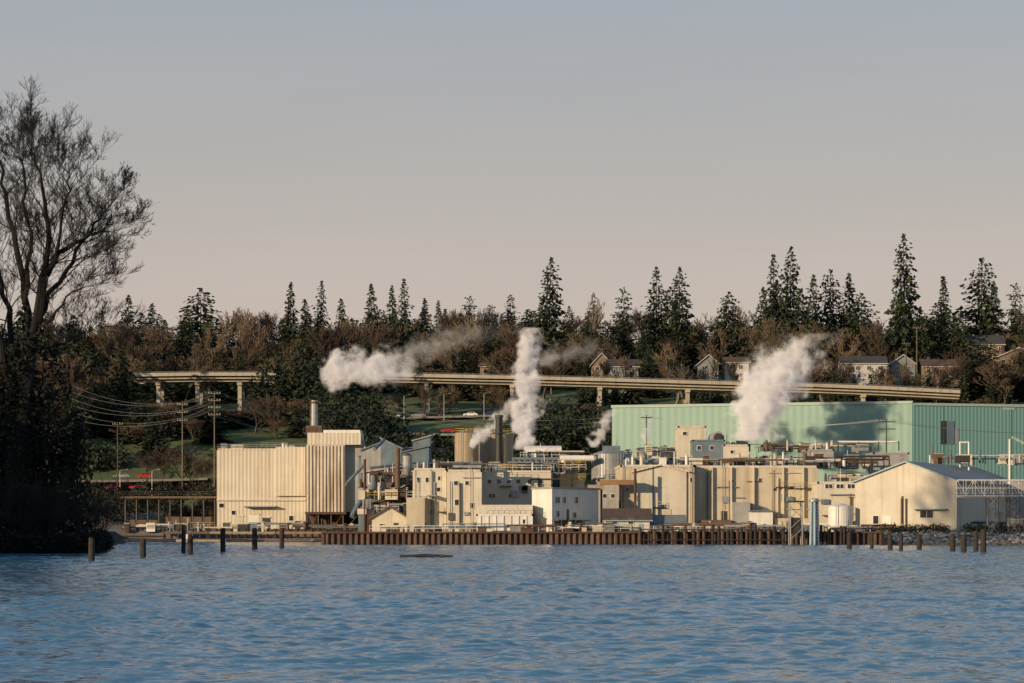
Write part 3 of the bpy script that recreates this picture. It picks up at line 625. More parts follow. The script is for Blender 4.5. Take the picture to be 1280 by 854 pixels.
t.box(WX(915,D),WX(936,D),D-3,D+.7,2,WZ(628,D),offgrey); t.box(WX(966,D),WX(1015,D),D-4,D+.6,2,WZ(648,D),cream2); t.box(WX(875,D),WX(912,D),D-4,D+.6,2,WZ(650,D),brownp); t.build('lean_to_sheds',e)
D=523; e=empty('overhead_conveyor',(WX(770,D),D,2)); t=MB(); t.box(WX(750,D),WX(796,D),D,D+3,WZ(606,D),WZ(600,D),orange); t.box(WX(735,D),WX(755,D),D+.2,D+2.8,WZ(612,D),WZ(606,D),timberl)
for px in(752,775,794): t.cyl((WX(px,D),D+1,2),(WX(px,D),D+1,WZ(606,D)),.22,None,rust,6)
t.cyl((WX(794,D),D,2),(WX(794,D),D,WZ(586,D)),.28,None,rust,8); t.build('conveyor_gallery',e)
block('grey_link_building',748,777,600,538,25,offgrey,roofpale,wins=[(756,620,5,5),(766,620,5,5),(762,640,6,6)],doors=[(770,6,16,darkm)])
D=507; gable('quay_workshop',(WX(757,D),D),(WX(812,D),D),9,2,WZ(650,D),WZ(637,D),cream3,hroof2,bluetrim,wins=[(1.8,4,1,.9),(5,4,1,.9)],doors=[(7,1,2,bluetrim)],ridge='along')
gable('quay_store',(WX(815,D),D+2),(WX(856,D),D+2),8,2,WZ(655,D),WZ(645,D),white,roofgrey,bluegrey,ridge='along',doors=[(3,2.2,1.6,darkm)])
def pent(name,p0,p1,pt,pb,D,dep,m,rm=roofpale,wins=()):
    return block(name,p0,p1,pt,D,dep,m,rm,wins=wins,pyb=pb,par=.2)
pent('rooftop_penthouse',848,882,533,585,566,12,cream3,offgrey,[(856,542,5,4)]); pent('rooftop_penthouse',866,906,550,585,558,10,bluegrey,galv,[(874,560,5,5),(890,560,5,5)])
pent('rooftop_penthouse',905,936,556,585,556,10,cream3,offgrey,[(915,565,4,4)]); pent('rooftop_penthouse',1008,1042,562,585,560,10,offgrey); pent('rooftop_penthouse',1092,1136,566,600,556,12,offgrey,roofpale,[(1105,573,5,4)])
pent('rooftop_penthouse',780,812,572,585,550,8,bluegrey,galv); pent('rooftop_penthouse',955,990,570,585,560,10,galv,bluegrey)
e=empty('rooftop_fan_housing',(WX(893,570),570,15)); t=MB(); t.cyl((WX(893,570),560,WZ(549,570)),(WX(893,570),570,WZ(549,570)),1.4,1.4,offgrey,22); t.cyl((WX(893,570),558.9,WZ(549,570)),(WX(893,570),560,WZ(549,570)),.7,1.0,darkm,18); t.box(WX(886,570),WX(900,570),561,570,12,WZ(556,570),galv); t.build('fan_casing',e)
clutter(e,850,1075,562,566,585,48,19,3.0); clutter(e,770,860,568,570,590,28,20,2.6)
# --- 12
e=block('cream_pump_house',1022.5,1076,603,520,20,cream3,roofpale,wins=[(1036,608,9,5),(1050,608,9,5),(1064,608,9,5)],doors=[(1070,6,16,darkm)]); facade(e,1024,1074,606,520,8,44); clutter(e,1024,1075,603,522,536,16,21,2.5)
tank('white_process_tank',1037,1068,633,508,white,cone=.7,bands=2)
# --- 13 gable building
th=math.radians(23); Bp=Vector((WX(1196,503),503)); Lg=120*503/F/math.cos(th)*1.0; Ap=Bp+Vector((-math.cos(th),math.sin(th)))*Lg
e=gable('cream_gable_warehouse',Ap,Bp,62,2,WZ(602,506),WZ(578,506),cream3,roofpale,bluetrim,wins=[(4.2,4.0,1.1,1.6),(Lg-6,5.2,2.6,1.4)],doors=[(6.4,1.8,3.6,white),(9.6,.5,7.5,brownp)])
t=MB(); 
for u in(9.3,10.2): t.slab(Ap,Bp,u,u+.3,2,9,0,.3,darkm)
t.slab(Ap,Bp,Lg-8.5,Lg-2,6.8,7.0,0,1.2,bluetrim); t.slab(Ap,Bp,0,Lg,2,2.9,0,.1,offgrey); t.build('wall_fittings',e)
clutter(e,1150,1290,577,540,570,28,22,2.6)
t=MB(); D=545
t.cyl((WX(1262,D),D,12),(WX(1262,D),D,WZ(549,D)),.25,.2,white,8); t.rail((WX(1265,D),D,WZ(549,D)),(WX(1290,D),D,WZ(562,D)),.6,white,1)
for px in(1200,1211): t.cyl((WX(px,D),D,12),(WX(px,D),D,WZ(552,D)),.18,None,white,8)
t.cyl((WX(1200,D),D,WZ(553,D)),(WX(1211,D),D,WZ(553,D)),.18,None,white,8)
t.build('vent_pipes',e)
e=block('grey_east_building',1205,1300,600,545,20,offgrey,roofpale,wins=[(1222,628,8,6),(1245,628,8,6)],doors=[(1232,12,20,darkm),(1260,10,20,white)]); clutter(e,1195,1300,660,508,530,26,23,4,'yard_equipment')
# --- 14 conveyor platform right
D=497; e=empty('elevated_pipe_bridge',(WX(1240,D),D,2)); t=MB(); x0,x1=WX(1196,D),WX(1300,D); zb,zt2=WZ(620,D),WZ(600,D)
for y in(D,D+3):
    for z in(zb,zt2,(zb+zt2)/2): t.beam((x0,y,z),(x1,y,z),.12 if z!=(zb+zt2)/2 else .05,white)
    n=9
    for i in range(n+1): x=x0+(x1-x0)*i/n; t.beam((x,y,zb),(x,y,zt2),.07,white)
    for i in range(n): xa=x0+(x1-x0)*i/n;xb=x0+(x1-x0)*(i+1)/n; t.beam((xa,y,zb if i%2 else zt2),(xb,y,zt2 if i%2 else zb),.045,white)
t.box(x0,x1,D+.2,D+2.8,zb-.3,zb-.1,offgrey)
for i in range(4): t.cyl((x0,D+.6+i*.6,zb+.4),(x1,D+.6+i*.6,zb+.4),.18,None,(galv,white,rust,galv)[i],8)
t.build('truss_and_pipes',e); t=MB()
for px in(1236,1248,1262,1274):
    for y in(D,D+3): t.beam((WX(px,D),y,1),(WX(px,D),y,zb-.1),.16,brownp)
for y in(D,D+3):
    for z0_,z1_ in((2,4.8),(4.8,7.4),(7.4,zb)):
        for a,b2 in((1236,1248),(1262,1274)): t.beam((WX(a,D),y,z0_),(WX(b2,D),y,z1_),.09,offgrey); t.beam((WX(b2,D),y,z0_),(WX(a,D),y,z1_),.09,offgrey); t.beam((WX(a,D),y,z1_),(WX(b2,D),y,z1_),.1,offgrey)
t.build('trestle_legs',e)
# --- teal warehouse
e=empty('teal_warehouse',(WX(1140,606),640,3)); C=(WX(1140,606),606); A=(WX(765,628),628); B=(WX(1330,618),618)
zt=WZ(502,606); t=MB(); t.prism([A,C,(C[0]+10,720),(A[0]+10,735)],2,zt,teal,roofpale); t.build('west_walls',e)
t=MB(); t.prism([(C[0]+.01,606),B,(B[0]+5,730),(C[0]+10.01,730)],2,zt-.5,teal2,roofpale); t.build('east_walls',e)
t=MB(); LA=(Vector(C)-Vector(A)).length; LB=(Vector(B)-Vector(C)).length
t.slab(A,C,-.2,LA+.2,zt-.5,zt+.15,-.1,.25,tealtrim); t.slab(C,B,.3,LB+.2,zt-.9,zt-.3,-.1,.25,tealtrim)
for u in range(12,int(LA),24): t.slab(A,C,u,u+.14,4,zt-.5,0,.1,teal)
for u in range(8,int(LB),18): t.slab(C,B,u,u+.14,4,zt-.9,0,.1,teal2)
t.slab(C,B,7.5,9.0,WZ(556,612),WZ(527,612),0,.1,darkm); t.slab(C,B,9.3,11,WZ(556,612),WZ(527,612),0,.12,bluegrey); t.slab(C,B,11.4,12.2,WZ(556,612),WZ(536,612),0,.1,offgrey)
t.slab(C,B,24,27,WZ(514,620),WZ(511,620),0,.1,tealtrim)
t.slab(C,B,24,31,6,14,0,.1,offgrey); t.slab(A,C,20,24,6,13,0,.1,offgrey)
t.build('trim_and_louvres',e)
# --- quay
t=MB(); x=-36.8; y0,y1=499.2,499.75; prof_=[]
while x<72: prof_+= [(x,y1),(x+.35,y1),(x+.55,y0),(x+.95,y0)]; x+=1.15
for (a,b2) in zip(prof_[:-1],prof_[1:]): t.add([(a[0],a[1],-2),(b2[0],b2[1],-2),(b2[0],b2[1],2.15),(a[0],a[1],2.15)],[(0,1,2,3)],rustlight if (int(a[0]/7)%3) else rust)
t.box(-37,72,498.95,500.6,2.15,2.5,rust); t.box(-37.2,-36.6,499.2,600,-2,2.45,rust); t.build('sheet_pile_quay_wall')
t=MB(); r=random.Random(3); px=800
while px<1060:
    D=498.3; x=WX(px,D); t.cyl((x,D,-2),(x+r.uniform(-.1,.1),D,r.uniform(2.6,4.0)),r.uniform(.26,.36),None,r.choice((timber,timber,rust)),8); px+=r.choice((5,6,7,11))
for z in(.9,2.9): t.beam((WX(802,498),497.9,z),(WX(985,498),497.9,z),.2,timber)
t.build('timber_fender_piles')
t=MB(); t.rail((WX(462,502),502,2.5),(WX(596,502),502,2.5),1.2,white,2,.05); t.rail((WX(760,501.5),501.5,2.5),(WX(1000,501.5),501.5,2.5),1.1,galv,2); t.build('quay_railing')
D=499; e=empty('quay_clutter',(0,502,2.3)); clutter(e,470,760,665,502.5,505,34,30,1.5,'quay_crates_and_bollards'); clutter(e,815,1010,665,502.5,515,50,36,2.6,'stacked_materials'); clutter(e,1020,1130,665,501,505,14,37,1.6,'materials')
D=491; e=empty('mooring_dolphin',(WX(1018,D),D,-2)); t=MB()
for dx,dy in((-.75,0),(0,-.6),(.75,0),(0,.9)): t.cyl((WX(1018,D)+dx,D+dy,-2),(WX(1018,D)+dx*.7,D+dy*.7,WZ(623,D)),.28,None,bluetrim,10)
for k in range(14): z=1+k*.6; t.beam((WX(1018,D)-.7,D-.7,z),(WX(1018,D)+.7,D-.7,z),.06,offgrey)
t.cyl((WX(1018,D),D,WZ(627,D)),(WX(1018,D),D,WZ(625,D)),1.1,None,galv,12); t.build('pile_cluster',e)
D=493; e=empty('loading_ramp_tower',(WX(996,D),D,0)); t=MB()
for px in(988,1003):
    for y in(D,D+3): t.beam((WX(px,D),y,-2),(WX(px,D),y,WZ(627,D)),.2,offgrey)
for k in range(4):
    z=1+k*2.1; t.beam((WX(988,D),D,z),(WX(1003,D),D,z+2.1),.1,offgrey); t.beam((WX(1003,D),D,z),(WX(988,D),D,z+2.1),.1,darkm)
t.box(WX(986,D),WX(1005,D),D-.2,D+3.2,WZ(628,D),WZ(626,D),darkm); t.box(WX(989,D),WX(1002,D),D+.3,D+2.5,2.2,5.2,darkm); t.build('frame',e)
# rip-rap
t=MB(); r=random.Random(8); ph=(1+5**.5)/2
ico=[Vector(v).normalized() for v in((-1,ph,0),(1,ph,0),(-1,-ph,0),(1,-ph,0),(0,-1,ph),(0,1,ph),(0,-1,-ph),(0,1,-ph),(ph,0,-1),(ph,0,1),(-ph,0,-1),(-ph,0,1))]
icf=[(0,11,5),(0,5,1),(0,1,7),(0,7,10),(0,10,11),(1,5,9),(5,11,4),(11,10,2),(10,7,6),(7,1,8),(3,9,4),(3,4,2),(3,2,6),(3,6,8),(3,8,9),(4,9,5),(2,4,11),(6,2,10),(8,6,7),(9,8,1)]
def rock(t,c,s,m,r):
    t.add([c+Vector((v.x*s*r.uniform(.7,1.3),v.y*s*r.uniform(.7,1.3),v.z*s*r.uniform(.5,.9))) for v in ico],icf,m)
rk2=M('riprap_pale',(0.34,0.32,0.30),0.3,0.4,0.9); rk3=M('riprap_dark',(0.08,0.07,0.065),0.3,0.4,0.9)
for i in range(2600):
    y=r.uniform(462,501); x=r.uniform(72,150); 
    if x<74 and r.random()<.5: continue
    z=gz(x,y); 
    if z<-1: continue
    rock(t,Vector((x,y,z)),r.uniform(.25,.6),r.choice((rockm,rockm,rk2,rk3)) if z>.3 else rk3,r)
t.build('riprap_rocks')
ee=[]
for px,D in[(1120,499),(1135,500),(1150,500),(1165,501),(1178,500),(1210,500),(1226,499),(1250,499),(1270,500),(1105,501)]: ee.append((WX(px,D),D,3.0,1.8,1.2,1.1))
leafmass('riverside_scrub',ee,3200,.25,(twig2,twig,fg_m,fg_d),15)
# piles standing in the river
def pile(px,pyt,pyb,r_=.36):
    D=H*F/(pyb-YH); x=WX(px,D); z=WZ(pyt,D); t=MB(); t.cyl((x,D,-2),(x+R.uniform(-.08,.08),D,z-.25),r_*1.08,r_,timber,10); t.cyl((x,D,z-.25),(x,D,z),r_,r_*.6,timber,10)
    t.build('mooring_pile')
for a in[(114,672,701,.34),(179,673,697,.36),(229,661,691,.3),(237.5,668,692,.36),(279,660,690,.36),(318.5,660,687,.4),(352,662,685,.38)]: pile(*a)
for a in[(1090,667,686,.3),(1113,668,687,.4),(1126,666,688,.3),(1149,668,687,.4),(1190.5,667,689,.42),(1205,670,690,.42),(1220,664,689,.36),(1229,662,690,.42),(1062,665,686,.4)]: pile(*a)
D=H*F/(697-YH); t=MB(); t.cyl((WX(500,D),D,.08),(WX(533,D),D+.6,.2),.2,.24,timber,8); t.cyl((WX(533,D),D+.6,.2),(WX(566,D),D+.3,.12),.24,.16,timber,8); t.cyl((WX(540,D),D+.5,.1),(WX(548,D),D,.4),.06,.03,timber,5); t.build('floating_log')
# left dock and log booms
t=MB(); r=random.Random(6)
for i in range(90):
    px=r.uniform(130,455); D=r.uniform(556,597); x=WX(px,D); L_=r.uniform(5,16); a=r.uniform(-.08,.08)
    t.cyl((x,D,.25),(x+L_*math.cos(a),D+L_*math.sin(a),.3),r.uniform(.25,.45),r.uniform(.2,.3),r.choice((timber,brownp,timberl,timber)),8)
t.build('log_boom')
t=MB()
for a,b2,D,m in((345,463,594,orange),(205,262,597,brownp),(262,345,596,timberl)):
    t.box(WX(a,D),WX(b2,D),D,D+3,1.7,2.2,m)
    px=a
    while px<=b2: t.cyl((WX(px,D),D+.4,-2),(WX(px,D),D+.4,2.9),.3,None,timber,8); px+=9
t.rail((WX(345,594),594.2,2.2),(WX(463,594),594.2,2.2),1.1,rust,2); t.box(WX(232,590),WX(240,590),588,592,.1,1.6,white); t.box(WX(150,590),WX(205,590),590,594,.9,1.3,timber); t.build('timber_dock')
e=empty('dockside_equipment',(WX(300,604),604,2.3)); clutter(e,150,460,662,600,606,60,51,2.2,'crates_and_pipes')
# elevated walkway on the left
D=618; e=empty('elevated_conveyor_walkway',(WX(215,D),D,2)); t=MB(); t.box(WX(150,D),WX(271,D),D,D+2.5,WZ(623,D),WZ(620.5,D),brownp); t.rail((WX(150,D),D,WZ(620.5,D)),(WX(270,D),D,WZ(620.5,D)),1.1,darkm,2.2,.06)
px=156
while px<270: t.cyl((WX(px,D),D+1,1.5),(WX(px,D),D+1,WZ(623,D)),.2,None,darkm,6); px+=14
t.box(WX(205,D),WX(262,D),D+3,D+9,2,WZ(646,D),brownp); t.box(WX(160,D),WX(195,D),D+3,D+8,2,WZ(650,D),brownp); t.build('walkway_deck_and_posts',e)
ee=[]
for i in range(46): px=R.uniform(112,268); D=R.uniform(622,650); ee.append((WX(px,D),D,WZ(R.uniform(612,655),D),3.2,2.2,2.6))
leafmass('roadside_brush',ee,17000,.36,(twig,ivy2,fg_d,ivy2,fg_d),19)

# ------------------------------------------------------------ viaduct
def viaduct(pts,D,piers):
    e=empty('concrete_viaduct',(WX(pts[0][0],D),D,35)); t=MB()
    for (a,ya),(b2,yb) in zip(pts[:-1],pts[1:]):
        p=Vector((WX(a,D),D,WZ(ya,D))); q=Vector((WX(b2,D),D,WZ(yb,D)))
        for y0,y1,z0,z1,m in((0,13,-.9,-.25,concrete),(-.7,-.35,-.25,1.05,concrete),(13.3,13.7,-.25,1.05,concrete),(-.7,13.7,-.25,-.001,concrete),(1.5,2.7,-1.7,-.9,concrete),(10,11.2,-1.7,-.9,concrete)):
            t.add([(p.x,D+y0,p.z+z0),(q.x,D+y0,q.z+z0),(q.x,D+y1,q.z+z0),(p.x,D+y1,p.z+z0),(p.x,D+y0,p.z+z1),(q.x,D+y0,q.z+z1),(q.x,D+y1,q.z+z1),(p.x,D+y1,p.z+z1)],[(0,3,2,1),(4,5,6,7),(0,1,5,4),(1,2,6,5),(2,3,7,6),(3,0,4,7)],m)
        t.rail((p.x,D-.5,p.z+1.05),(q.x,D-.5,q.z+1.05),.4,galv,3,.04)
    t.build('deck_and_parapets',e); t=MB()
    for px,py in piers:
        x=WX(px,D); z=WZ(py,D)
        for y in(2,10.6): t.box(x-.6,x+.6,D+y-.6,D+y+.7,gz(x,D)-8,z-2.3,concrete)
        t.box(x-.75,x+.75,D+.6,D+12.5,z-2.6,z-1.71,concrete)
    t.build('piers',e)
viaduct([(166,471),(240,470),(310,470),(345,471)],798,[(197,471),(246,471),(299,471),(340,471)])
viaduct([(420,470),(495,471),(640,474),(760,477),(900,481),(1020,484),(1100,487),(1200,492)],800,[(533,472),(640,474),(750,477),(860,480),(970,483),(1080,486)])
# ------------------------------------------------------------ roads on the hillside
def road(name,pts,w_,m,dz=.35,lines=True):
    t=MB();l=MB(); k=MB()
    P=[]
    for (a,b2) in zip(pts[:-1],pts[1:]):
        for s in range(10): P.append(Vector(a).lerp(Vector(b2),s/10))
    P.append(Vector(pts[-1]))
    zz=[max(gz(p.x,p.y-w_/2),gz(p.x,p.y+w_/2),gz(p.x,p.y))+dz for p in P]
    for i in range(len(P)-1):
        d=(P[i+1]-P[i]).normalized(); n=Vector((-d.y,d.x))
        for (o0,o1,m_,tt,h) in((-w_/2,w_/2,m,t,0),(-.1,.1,linepaint,l,.01),(-w_/2-.3,-w_/2,kerbm,k,.13),(w_/2,w_/2+.3,kerbm,k,.13)):
            if tt is l and (not lines or i%2): continue
            a=P[i]+n*o0;b2=P[i]+n*o1;c=P[i+1]+n*o1;d_=P[i+1]+n*o0
            tt.add([(a.x,a.y,zz[i]+h),(b2.x,b2.y,zz[i]+h),(c.x,c.y,zz[i+1]+h),(d_.x,d_.y,zz[i+1]+h)],[(3,2,1,0)],m_)
            if h: tt.add([(a.x,a.y,zz[i]+h-.6),(d_.x,d_.y,zz[i+1]+h-.6),(d_.x,d_.y,zz[i+1]+h),(a.x,a.y,zz[i]+h)],[(0,1,2,3)],m_)
    e=empty(name,(P[0].x,P[0].y,zz[0])); t.build('roadway',e); k.build('kerbs',e)
    if l.v: l.build('lane_markings',e)
    return P,zz
road('hillside_road',[(WX(430,780),780),(WX(640,782),782),(WX(800,784),784)],9,asphalt)
road('lower_road',[(WX(470,742),742),(WX(600,735),735),(WX(700,722),722),(WX(800,712),712)],7,asphalt)
road('parking_area',[(WX(90,668),668),(WX(262,670),670)],16,asphalt,lines=False)
def car(px,D,m,z=None):
    X=WX(px,D); z=z if z is not None else max(gz(X,D-5),gz(X,D+5),gz(X,D))+.36
    e=empty('parked_car',(X,D,z)); t=MB()
    side=[(-2.2,.32),(-2.22,.7),(-2.05,.86),(-1.15,.98),(1.75,1.0),(2.15,.88),(2.2,.35)]
    def ext(P,w0,w1,mt):
        n=len(P); vs=[(X+a,D-w0,z+b2) for a,b2 in P]+[(X+a,D+w1,z+b2) for a,b2 in P]
        t.add(vs,[tuple(range(n)),tuple(reversed(range(n,2*n)))]+[(i,i+n,(i+1)%n+n,(i+1)%n) for i in range(n)],mt)
    ext(side,.88,.88,m); cab=[(-1.15,.985),(-.5,1.42),(1.05,1.44),(1.7,1.0)]; ext(cab,.72,.72,m)
    ext([(-.98,1.03),(-.45,1.36),(.2,1.37),(.2,1.03)],.735,.735,glass); ext([(.28,1.03),(.28,1.37),(.98,1.37),(1.42,1.03)],.735,.735,glass)
    t.add([(X-1.12,D-.62,z+1.03),(X-1.12,D+.62,z+1.03),(X-.56,D+.6,z+1.40),(X-.56,D-.6,z+1.40)],[(0,1,2,3)],glass)
    t.build('body',e); t=MB()
    for a in(-1.4,1.4):
        for s in(-.9,.68): t.cyl((X+a,D+s,z+.33),(X+a,D+s+.22,z+.33),.33,None,tyre,14); t.cyl((X+a,D+s-.01,z+.33),(X+a,D+s+.23,z+.33),.18,None,galv,8)
    t.build('wheels',e)
for px,D,m in[(141,664,rred),(156,667,rred),(172,664,rred),(188,668,rwhite),(206,670,rgrey),(152,674,rgrey),(181,674,rred),(497,777,rwhite),(523,780,rgrey),(588,778,rwhite),(612,781,rblue),(700,780,rgrey),(560,738,rred)]: car(px,D,m)
# street lamps by the hillside road
for px,D in((505,774),(555,774),(605,774),(655,774),(150,659),(190,659)):
    X=WX(px,D); z=gz(X,D); e=empty('street_lamp',(X,D,z)); t=MB(); t.cyl((X,D,z-.5),(X,D,z+8),.12,.07,galv,6); t.cyl((X,D,z+8),(X+1.6,D,z+8.4),.05,None,galv,5); t.box(X+1.4,X+2.1,D-.15,D+.15,z+8.3,z+8.45,galv); t.build('post_and_head',e)
# ------------------------------------------------------------ houses
def house(px0,px1,pye,pya,D,wall,roof,ridge='along',dep=9):
    X0,X1=WX(px0,D),WX(px1,D); z0=gz((X0+X1)/2,D)-2; ze,za=WZ(pye,D),WZ(pya,D)
    ws=[];u=1.8
    while u<X1-X0-1: ws.append((u,ze-2.3,1.3,1.3)); ws.append((u+.3,ze-5,1.0,1.2)); u+=3.7
    e=gable('hillside_house',(X0,D),(X1,D),dep,min(z0,ze-6),ze,za,wall,roof,hwall,wins=ws,ridge=ridge)
    t=MB(); t.box(X0+2,X0+2.9,D+dep/2-.4,D+dep/2+.5,za-1.5,za+1.0,hroof2); t.build('chimney',e)
house(1052,1108,454,445,860,hwall,hroof); house(1114,1144,455,444,868,hwall3,hroof,'depth'); house(1154,1202,458,449,866,hwall2,hroof2); house(874,898,454,444,880,hwall3,hroof,'depth'); house(906,936,453,446,884,hwall,hroof2)
house(740,764,455,442,880,hwall2,hroof,'depth'); house(760,798,458,449,872,hwall3,hroof); house(1205,1255,430,419,905,hwall2,hroof,'along'); house(1248,1300,446,435,890,hwall2,hroof2,'depth'); house(1012,1040,456,448,884,hwall2,hroof); house(600,640,458,450,880,hwall2,hroof2)
# ------------------------------------------------------------ utility poles and wires
def pole(px,pyt,D,arms=(0,),m=barkg,w_=2.6):
    X=WX(px,D); z0=gz(X,D)-.5; zt=WZ(pyt,D); e=empty('utility_pole',(X,D,z0)); t=MB(); t.cyl((X,D,z0),(X,D,zt),.2,.13,m,8)
    tips=[]
    for a in arms:
        z=zt-.6-a; t.box(X-w_/2,X+w_/2,D-.12,D+.12,z-.1,z+.1,m)
        for k in(-1,-.5,.5,1): t.cyl((X+k*w_/2*.95,D,z+.1),(X+k*w_/2*.95,D,z+.45),.07,None,galv,6); tips.append((X+k*w_/2*.95,D,z+.45))
    t.build('pole_and_crossarms',e); return tips
p1=pole(228,503,650,(0,2,4)); p2=pole(268,489,646,(0,1.8,3.6,5.4),w_=3); p3=pole(1108,524,566,(0,1.6),darkm,4); p4=pole(808,519,590,(0,),darkm); pole(147,528,655,(0,),barkb); pole(534,545,660,(0,1.2)); pole(1146,408,860,(0,)); pole(1133,428,858,(0,),hroof2)
def wire(t,a,b2,sag):
    a=Vector(a);b2=Vector(b2); pr=a
    for i in range(1,13):
        f=i/12; q=a.lerp(b2,f)-Vector((0,0,sag*4*f*(1-f))); t.cyl(pr,q,.03,None,offgrey,3,False); pr=q
t=MB()
for i,p in enumerate(p1): wire(t,p,p2[i],.4)
for i,p in enumerate(p2[:16:2]): wire(t,p,(WX(480,690),690,WZ(506,690)+ -1.3*i),3.0)
for i,p in enumerate(p1[::2]): wire(t,p,(WX(90,690),690,WZ(482,690)-1.8*i),2.0)
for i in range(3): wire(t,(WX(480,690),690,WZ(506,690)-1.3*i),(WX(780,640),640,WZ(520,640)-1.0*i),2.5)
for p in p3[:3]: wire(t,p,(p[0]+60,p[1]+20,p[2]-1),2); wire(t,p,p4[0],2)
t.build('overhead_wires')

# ------------------------------------------------------------ steam
def plume(name,base,L_,axis,c1,c2,r0,r1,dens,seed,fade=1.0,nscale=.32,pw=.8,start=14):
    m=bpy.data.materials.new(name+'_vapour'); m.use_nodes=True; nt=m.node_tree;N=nt.nodes;L=nt.links; N.clear()
    out=N.new('ShaderNodeOutputMaterial'); vol=N.new('ShaderNodeVolumePrincipled'); vol.inputs['Color'].default_value=(1,.98,.98,1); vol.inputs['Anisotropy'].default_value=-0.4
    L.new(vol.outputs[0],out.inputs['Volume'])
    def mth(op,a,b2=None,c=None,clamp=False):
        n=N.new('ShaderNodeMath'); n.operation=op; n.use_clamp=clamp
        for i,v in enumerate((a,b2,c)):
            if v is None: continue
            if isinstance(v,(int,float)): n.inputs[i].default_value=v
            else: L.new(v,n.inputs[i])
        return n.outputs[0]
    tc=N.new('ShaderNodeTexCoord'); of=N.new('ShaderNodeVectorMath'); of.inputs[1].default_value=(seed*7.3,seed*3.1,0); L.new(tc.outputs['Object'],of.inputs[0])
    dn=N.new('ShaderNodeTexNoise'); dn.inputs['Scale'].default_value=nscale*.55; dn.inputs['Detail'].default_value=1; L.new(of.outputs[0],dn.inputs['Vector'])
    s1=N.new('ShaderNodeVectorMath'); s1.operation='SUBTRACT'; s1.inputs[1].default_value=(.5,.5,.5); L.new(dn.outputs['Color'],s1.inputs[0])
    s2=N.new('ShaderNodeVectorMath'); s2.operation='SCALE'; s2.inputs['Scale'].default_value=r1*1.3; L.new(s1.outputs[0],s2.inputs[0])
    s3=N.new('ShaderNodeVectorMath'); L.new(tc.outputs['Object'],s3.inputs[0]); L.new(s2.outputs[0],s3.inputs[1])
    sp=N.new('ShaderNodeSeparateXYZ'); L.new(s3.outputs[0],sp.inputs[0]); so=N.new('ShaderNodeSeparateXYZ'); L.new(tc.outputs['Object'],so.inputs[0])
    ai,ci=(2,0) if axis=='z' else (0,2)
    t=mth('DIVIDE',so.outputs[ai],L_,clamp=True)
    cen=mth('MULTIPLY',t,mth('ADD',c1,mth('MULTIPLY',t,c2)))
    wob=mth('SUBTRACT',sp.outputs[ci],cen); dist=mth('SQRT',mth('ADD',mth('MULTIPLY',wob,wob),mth('MULTIPLY',sp.outputs[1],sp.outputs[1])))
    rad=mth('ADD',r0,mth('MULTIPLY',mth('POWER',t,pw),r1-r0))
    n2=N.new('ShaderNodeTexNoise'); n2.inputs['Scale'].default_value=nscale; n2.inputs['Detail'].default_value=4; n2.inputs['Roughness'].default_value=.6; L.new(of.outputs[0],n2.inputs['Vector'])
    core=mth('SUBTRACT',1.0,mth('DIVIDE',dist,rad))
    if start<14: core=mth('SUBTRACT',core,mth('MULTIPLY',mth('POWER',mth('SUBTRACT',1,mth('MULTIPLY',t,start,clamp=True)),2),1.1))
    v=mth('ADD',core,mth('MULTIPLY',mth('SUBTRACT',n2.outputs['Fac'],mth('ADD',.51,mth('MULTIPLY',mth('POWER',t,2),.08))),3.0))
    v=mth('MULTIPLY',v,1.5,clamp=True); v=mth('MULTIPLY',v,v); v=mth('MULTIPLY',v,mth('MULTIPLY',mth('ADD',core,.3),4,clamp=True))
    v=mth('MULTIPLY',v,mth('MULTIPLY',t,14,clamp=True)); v=mth('MULTIPLY',v,mth('POWER',mth('SUBTRACT',1,t),fade)); v=mth('MULTIPLY',v,dens); L.new(v,vol.inputs['Density'])
    mx=max(0,c1+c2,c1*.5+c2*.25)+r1*1.5; mn=min(0,c1+c2,c1*.5+c2*.25)-r1*1.5; y=r1*1.5
    # added glow standing in for multiple scattering in dense vapour, proportional to density
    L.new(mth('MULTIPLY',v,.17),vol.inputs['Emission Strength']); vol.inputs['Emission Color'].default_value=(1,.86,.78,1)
    t=MB()
    if axis=='z': t.box(mn,mx,-y,y,0,L_,m)
    else: t.box(0,L_,-y,y,mn,mx,m)
    o=t.build(name,origin=(0,0,0)); o.location=base
    return o
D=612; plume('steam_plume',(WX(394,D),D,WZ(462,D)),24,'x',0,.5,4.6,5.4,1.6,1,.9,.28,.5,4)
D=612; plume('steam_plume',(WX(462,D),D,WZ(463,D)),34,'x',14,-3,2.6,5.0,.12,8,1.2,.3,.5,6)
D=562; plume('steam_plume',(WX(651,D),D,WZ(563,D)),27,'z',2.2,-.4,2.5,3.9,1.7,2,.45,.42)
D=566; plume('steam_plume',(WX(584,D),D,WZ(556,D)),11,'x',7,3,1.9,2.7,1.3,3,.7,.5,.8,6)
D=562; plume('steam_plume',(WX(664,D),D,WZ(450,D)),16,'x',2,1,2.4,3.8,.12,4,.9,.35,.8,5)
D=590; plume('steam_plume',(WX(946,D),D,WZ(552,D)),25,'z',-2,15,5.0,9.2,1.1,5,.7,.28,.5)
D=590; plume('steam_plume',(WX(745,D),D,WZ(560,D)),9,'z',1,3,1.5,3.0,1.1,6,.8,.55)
D=590; plume('steam_plume',(WX(806,D),D,WZ(556,D)),7,'z',1,2,1.2,2.2,.8,7,.8,.6)
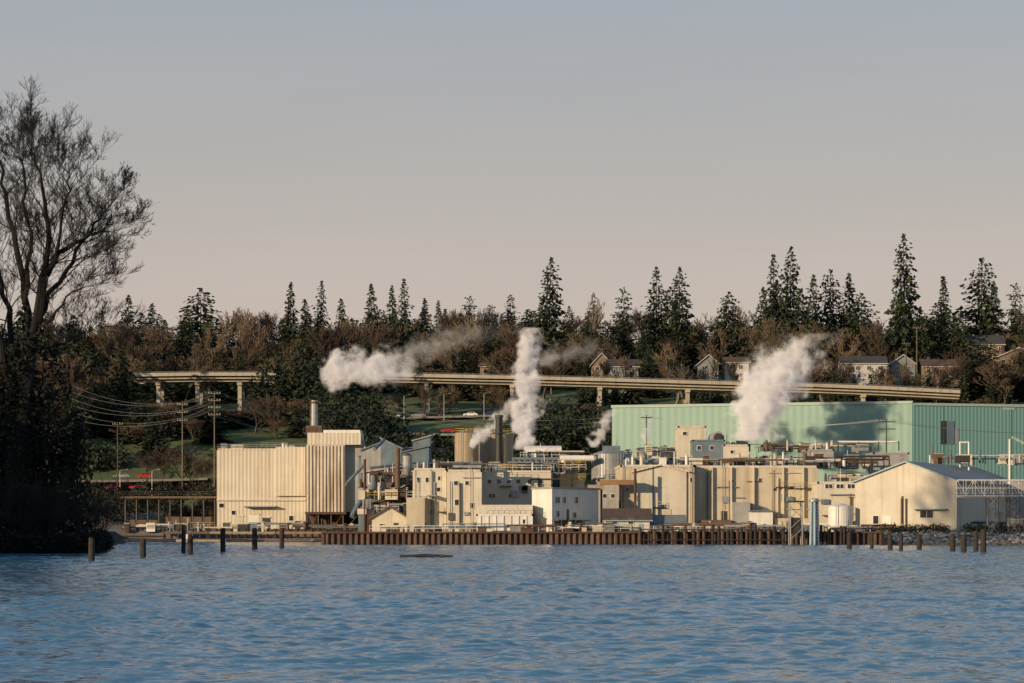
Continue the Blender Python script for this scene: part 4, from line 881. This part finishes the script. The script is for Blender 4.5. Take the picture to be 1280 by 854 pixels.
# ------------------------------------------------------------ light, sky, camera
SE,SA=math.radians(13),math.radians(229)
tosun=Vector((math.sin(SA)*math.cos(SE),math.cos(SA)*math.cos(SE),math.sin(SE)))
l=bpy.data.lights.new('sun','SUN'); l.energy=5.0; l.angle=math.radians(.55); l.color=(1,.76,.48)
o=bpy.data.objects.new('sun',l); link(o); o.rotation_euler=tosun.to_track_quat('Z','Y').to_euler(); o.location=tosun*500
wd=bpy.data.worlds.new('World'); sc.world=wd; wd.use_nodes=True; N=wd.node_tree.nodes; L=wd.node_tree.links
bg=N['Background']; bg.inputs['Strength'].default_value=.1
sky=N.new('ShaderNodeTexSky'); sky.sky_type='NISHITA'; sky.sun_disc=False; sky.sun_elevation=SE; sky.sun_rotation=SA; sky.air_density=1.2; sky.dust_density=1.5
tc=N.new('ShaderNodeTexCoord'); sp=N.new('ShaderNodeSeparateXYZ'); L.new(tc.outputs['Generated'],sp.inputs[0])
rp=N.new('ShaderNodeValToRGB'); L.new(sp.outputs[2],rp.inputs[0]); cr=rp.color_ramp
cr.elements[0].position=0; cr.elements[0].color=(.62,.50,.43,1); cr.elements[1].position=.65; cr.elements[1].color=(.13,.29,.50,1)
for p,c in((.08,(.60,.505,.45)),(.13,(.505,.465,.445)),(.20,(.41,.44,.485)),(.30,(.25,.39,.54))): el=cr.elements.new(p); el.color=(*c,1)
sm=N.new('ShaderNodeVectorMath'); sm.operation='SCALE'; sm.inputs['Scale'].default_value=9.7; L.new(rp.outputs[0],sm.inputs[0])
mp=N.new('ShaderNodeMapping'); mp.inputs['Scale'].default_value=(2,2,14); L.new(tc.outputs['Generated'],mp.inputs[0])
nz=N.new('ShaderNodeTexNoise'); nz.inputs['Scale'].default_value=1.2; nz.inputs['Detail'].default_value=4; L.new(mp.outputs[0],nz.inputs['Vector'])
mr=N.new('ShaderNodeMapRange'); mr.inputs['From Min'].default_value=.3; mr.inputs['From Max'].default_value=.7; mr.inputs['To Min'].default_value=.96; mr.inputs['To Max'].default_value=1.04; L.new(nz.outputs['Fac'],mr.inputs['Value'])
s5=N.new('ShaderNodeVectorMath'); s5.operation='SCALE'; L.new(sm.outputs[0],s5.inputs[0]); L.new(mr.outputs[0],s5.inputs['Scale'])
fr=N.new('ShaderNodeMapRange'); fr.inputs['From Min'].default_value=.2; fr.inputs['From Max'].default_value=.8; fr.inputs['To Min'].default_value=.1; fr.inputs['To Max'].default_value=.5; L.new(sp.outputs[2],fr.inputs['Value'])
mx=N.new('ShaderNodeMix'); mx.data_type='RGBA'; L.new(fr.outputs[0],mx.inputs[0]); L.new(s5.outputs[0],mx.inputs[6]); L.new(sky.outputs[0],mx.inputs[7]); L.new(mx.outputs[2],bg.inputs['Color'])
cam=bpy.data.cameras.new('camera'); cam.lens=90; cam.sensor_width=36; cam.clip_start=1; cam.clip_end=20000; cam.shift_y=(YH-427)/1280
co=bpy.data.objects.new('camera',cam); link(co); co.location=(0,0,H); co.rotation_euler=(math.radians(90),0,0); sc.camera=co
sc.view_settings.view_transform='Standard'; sc.view_settings.look='None'; sc.view_settings.exposure=0
print('objects',len(bpy.data.objects))
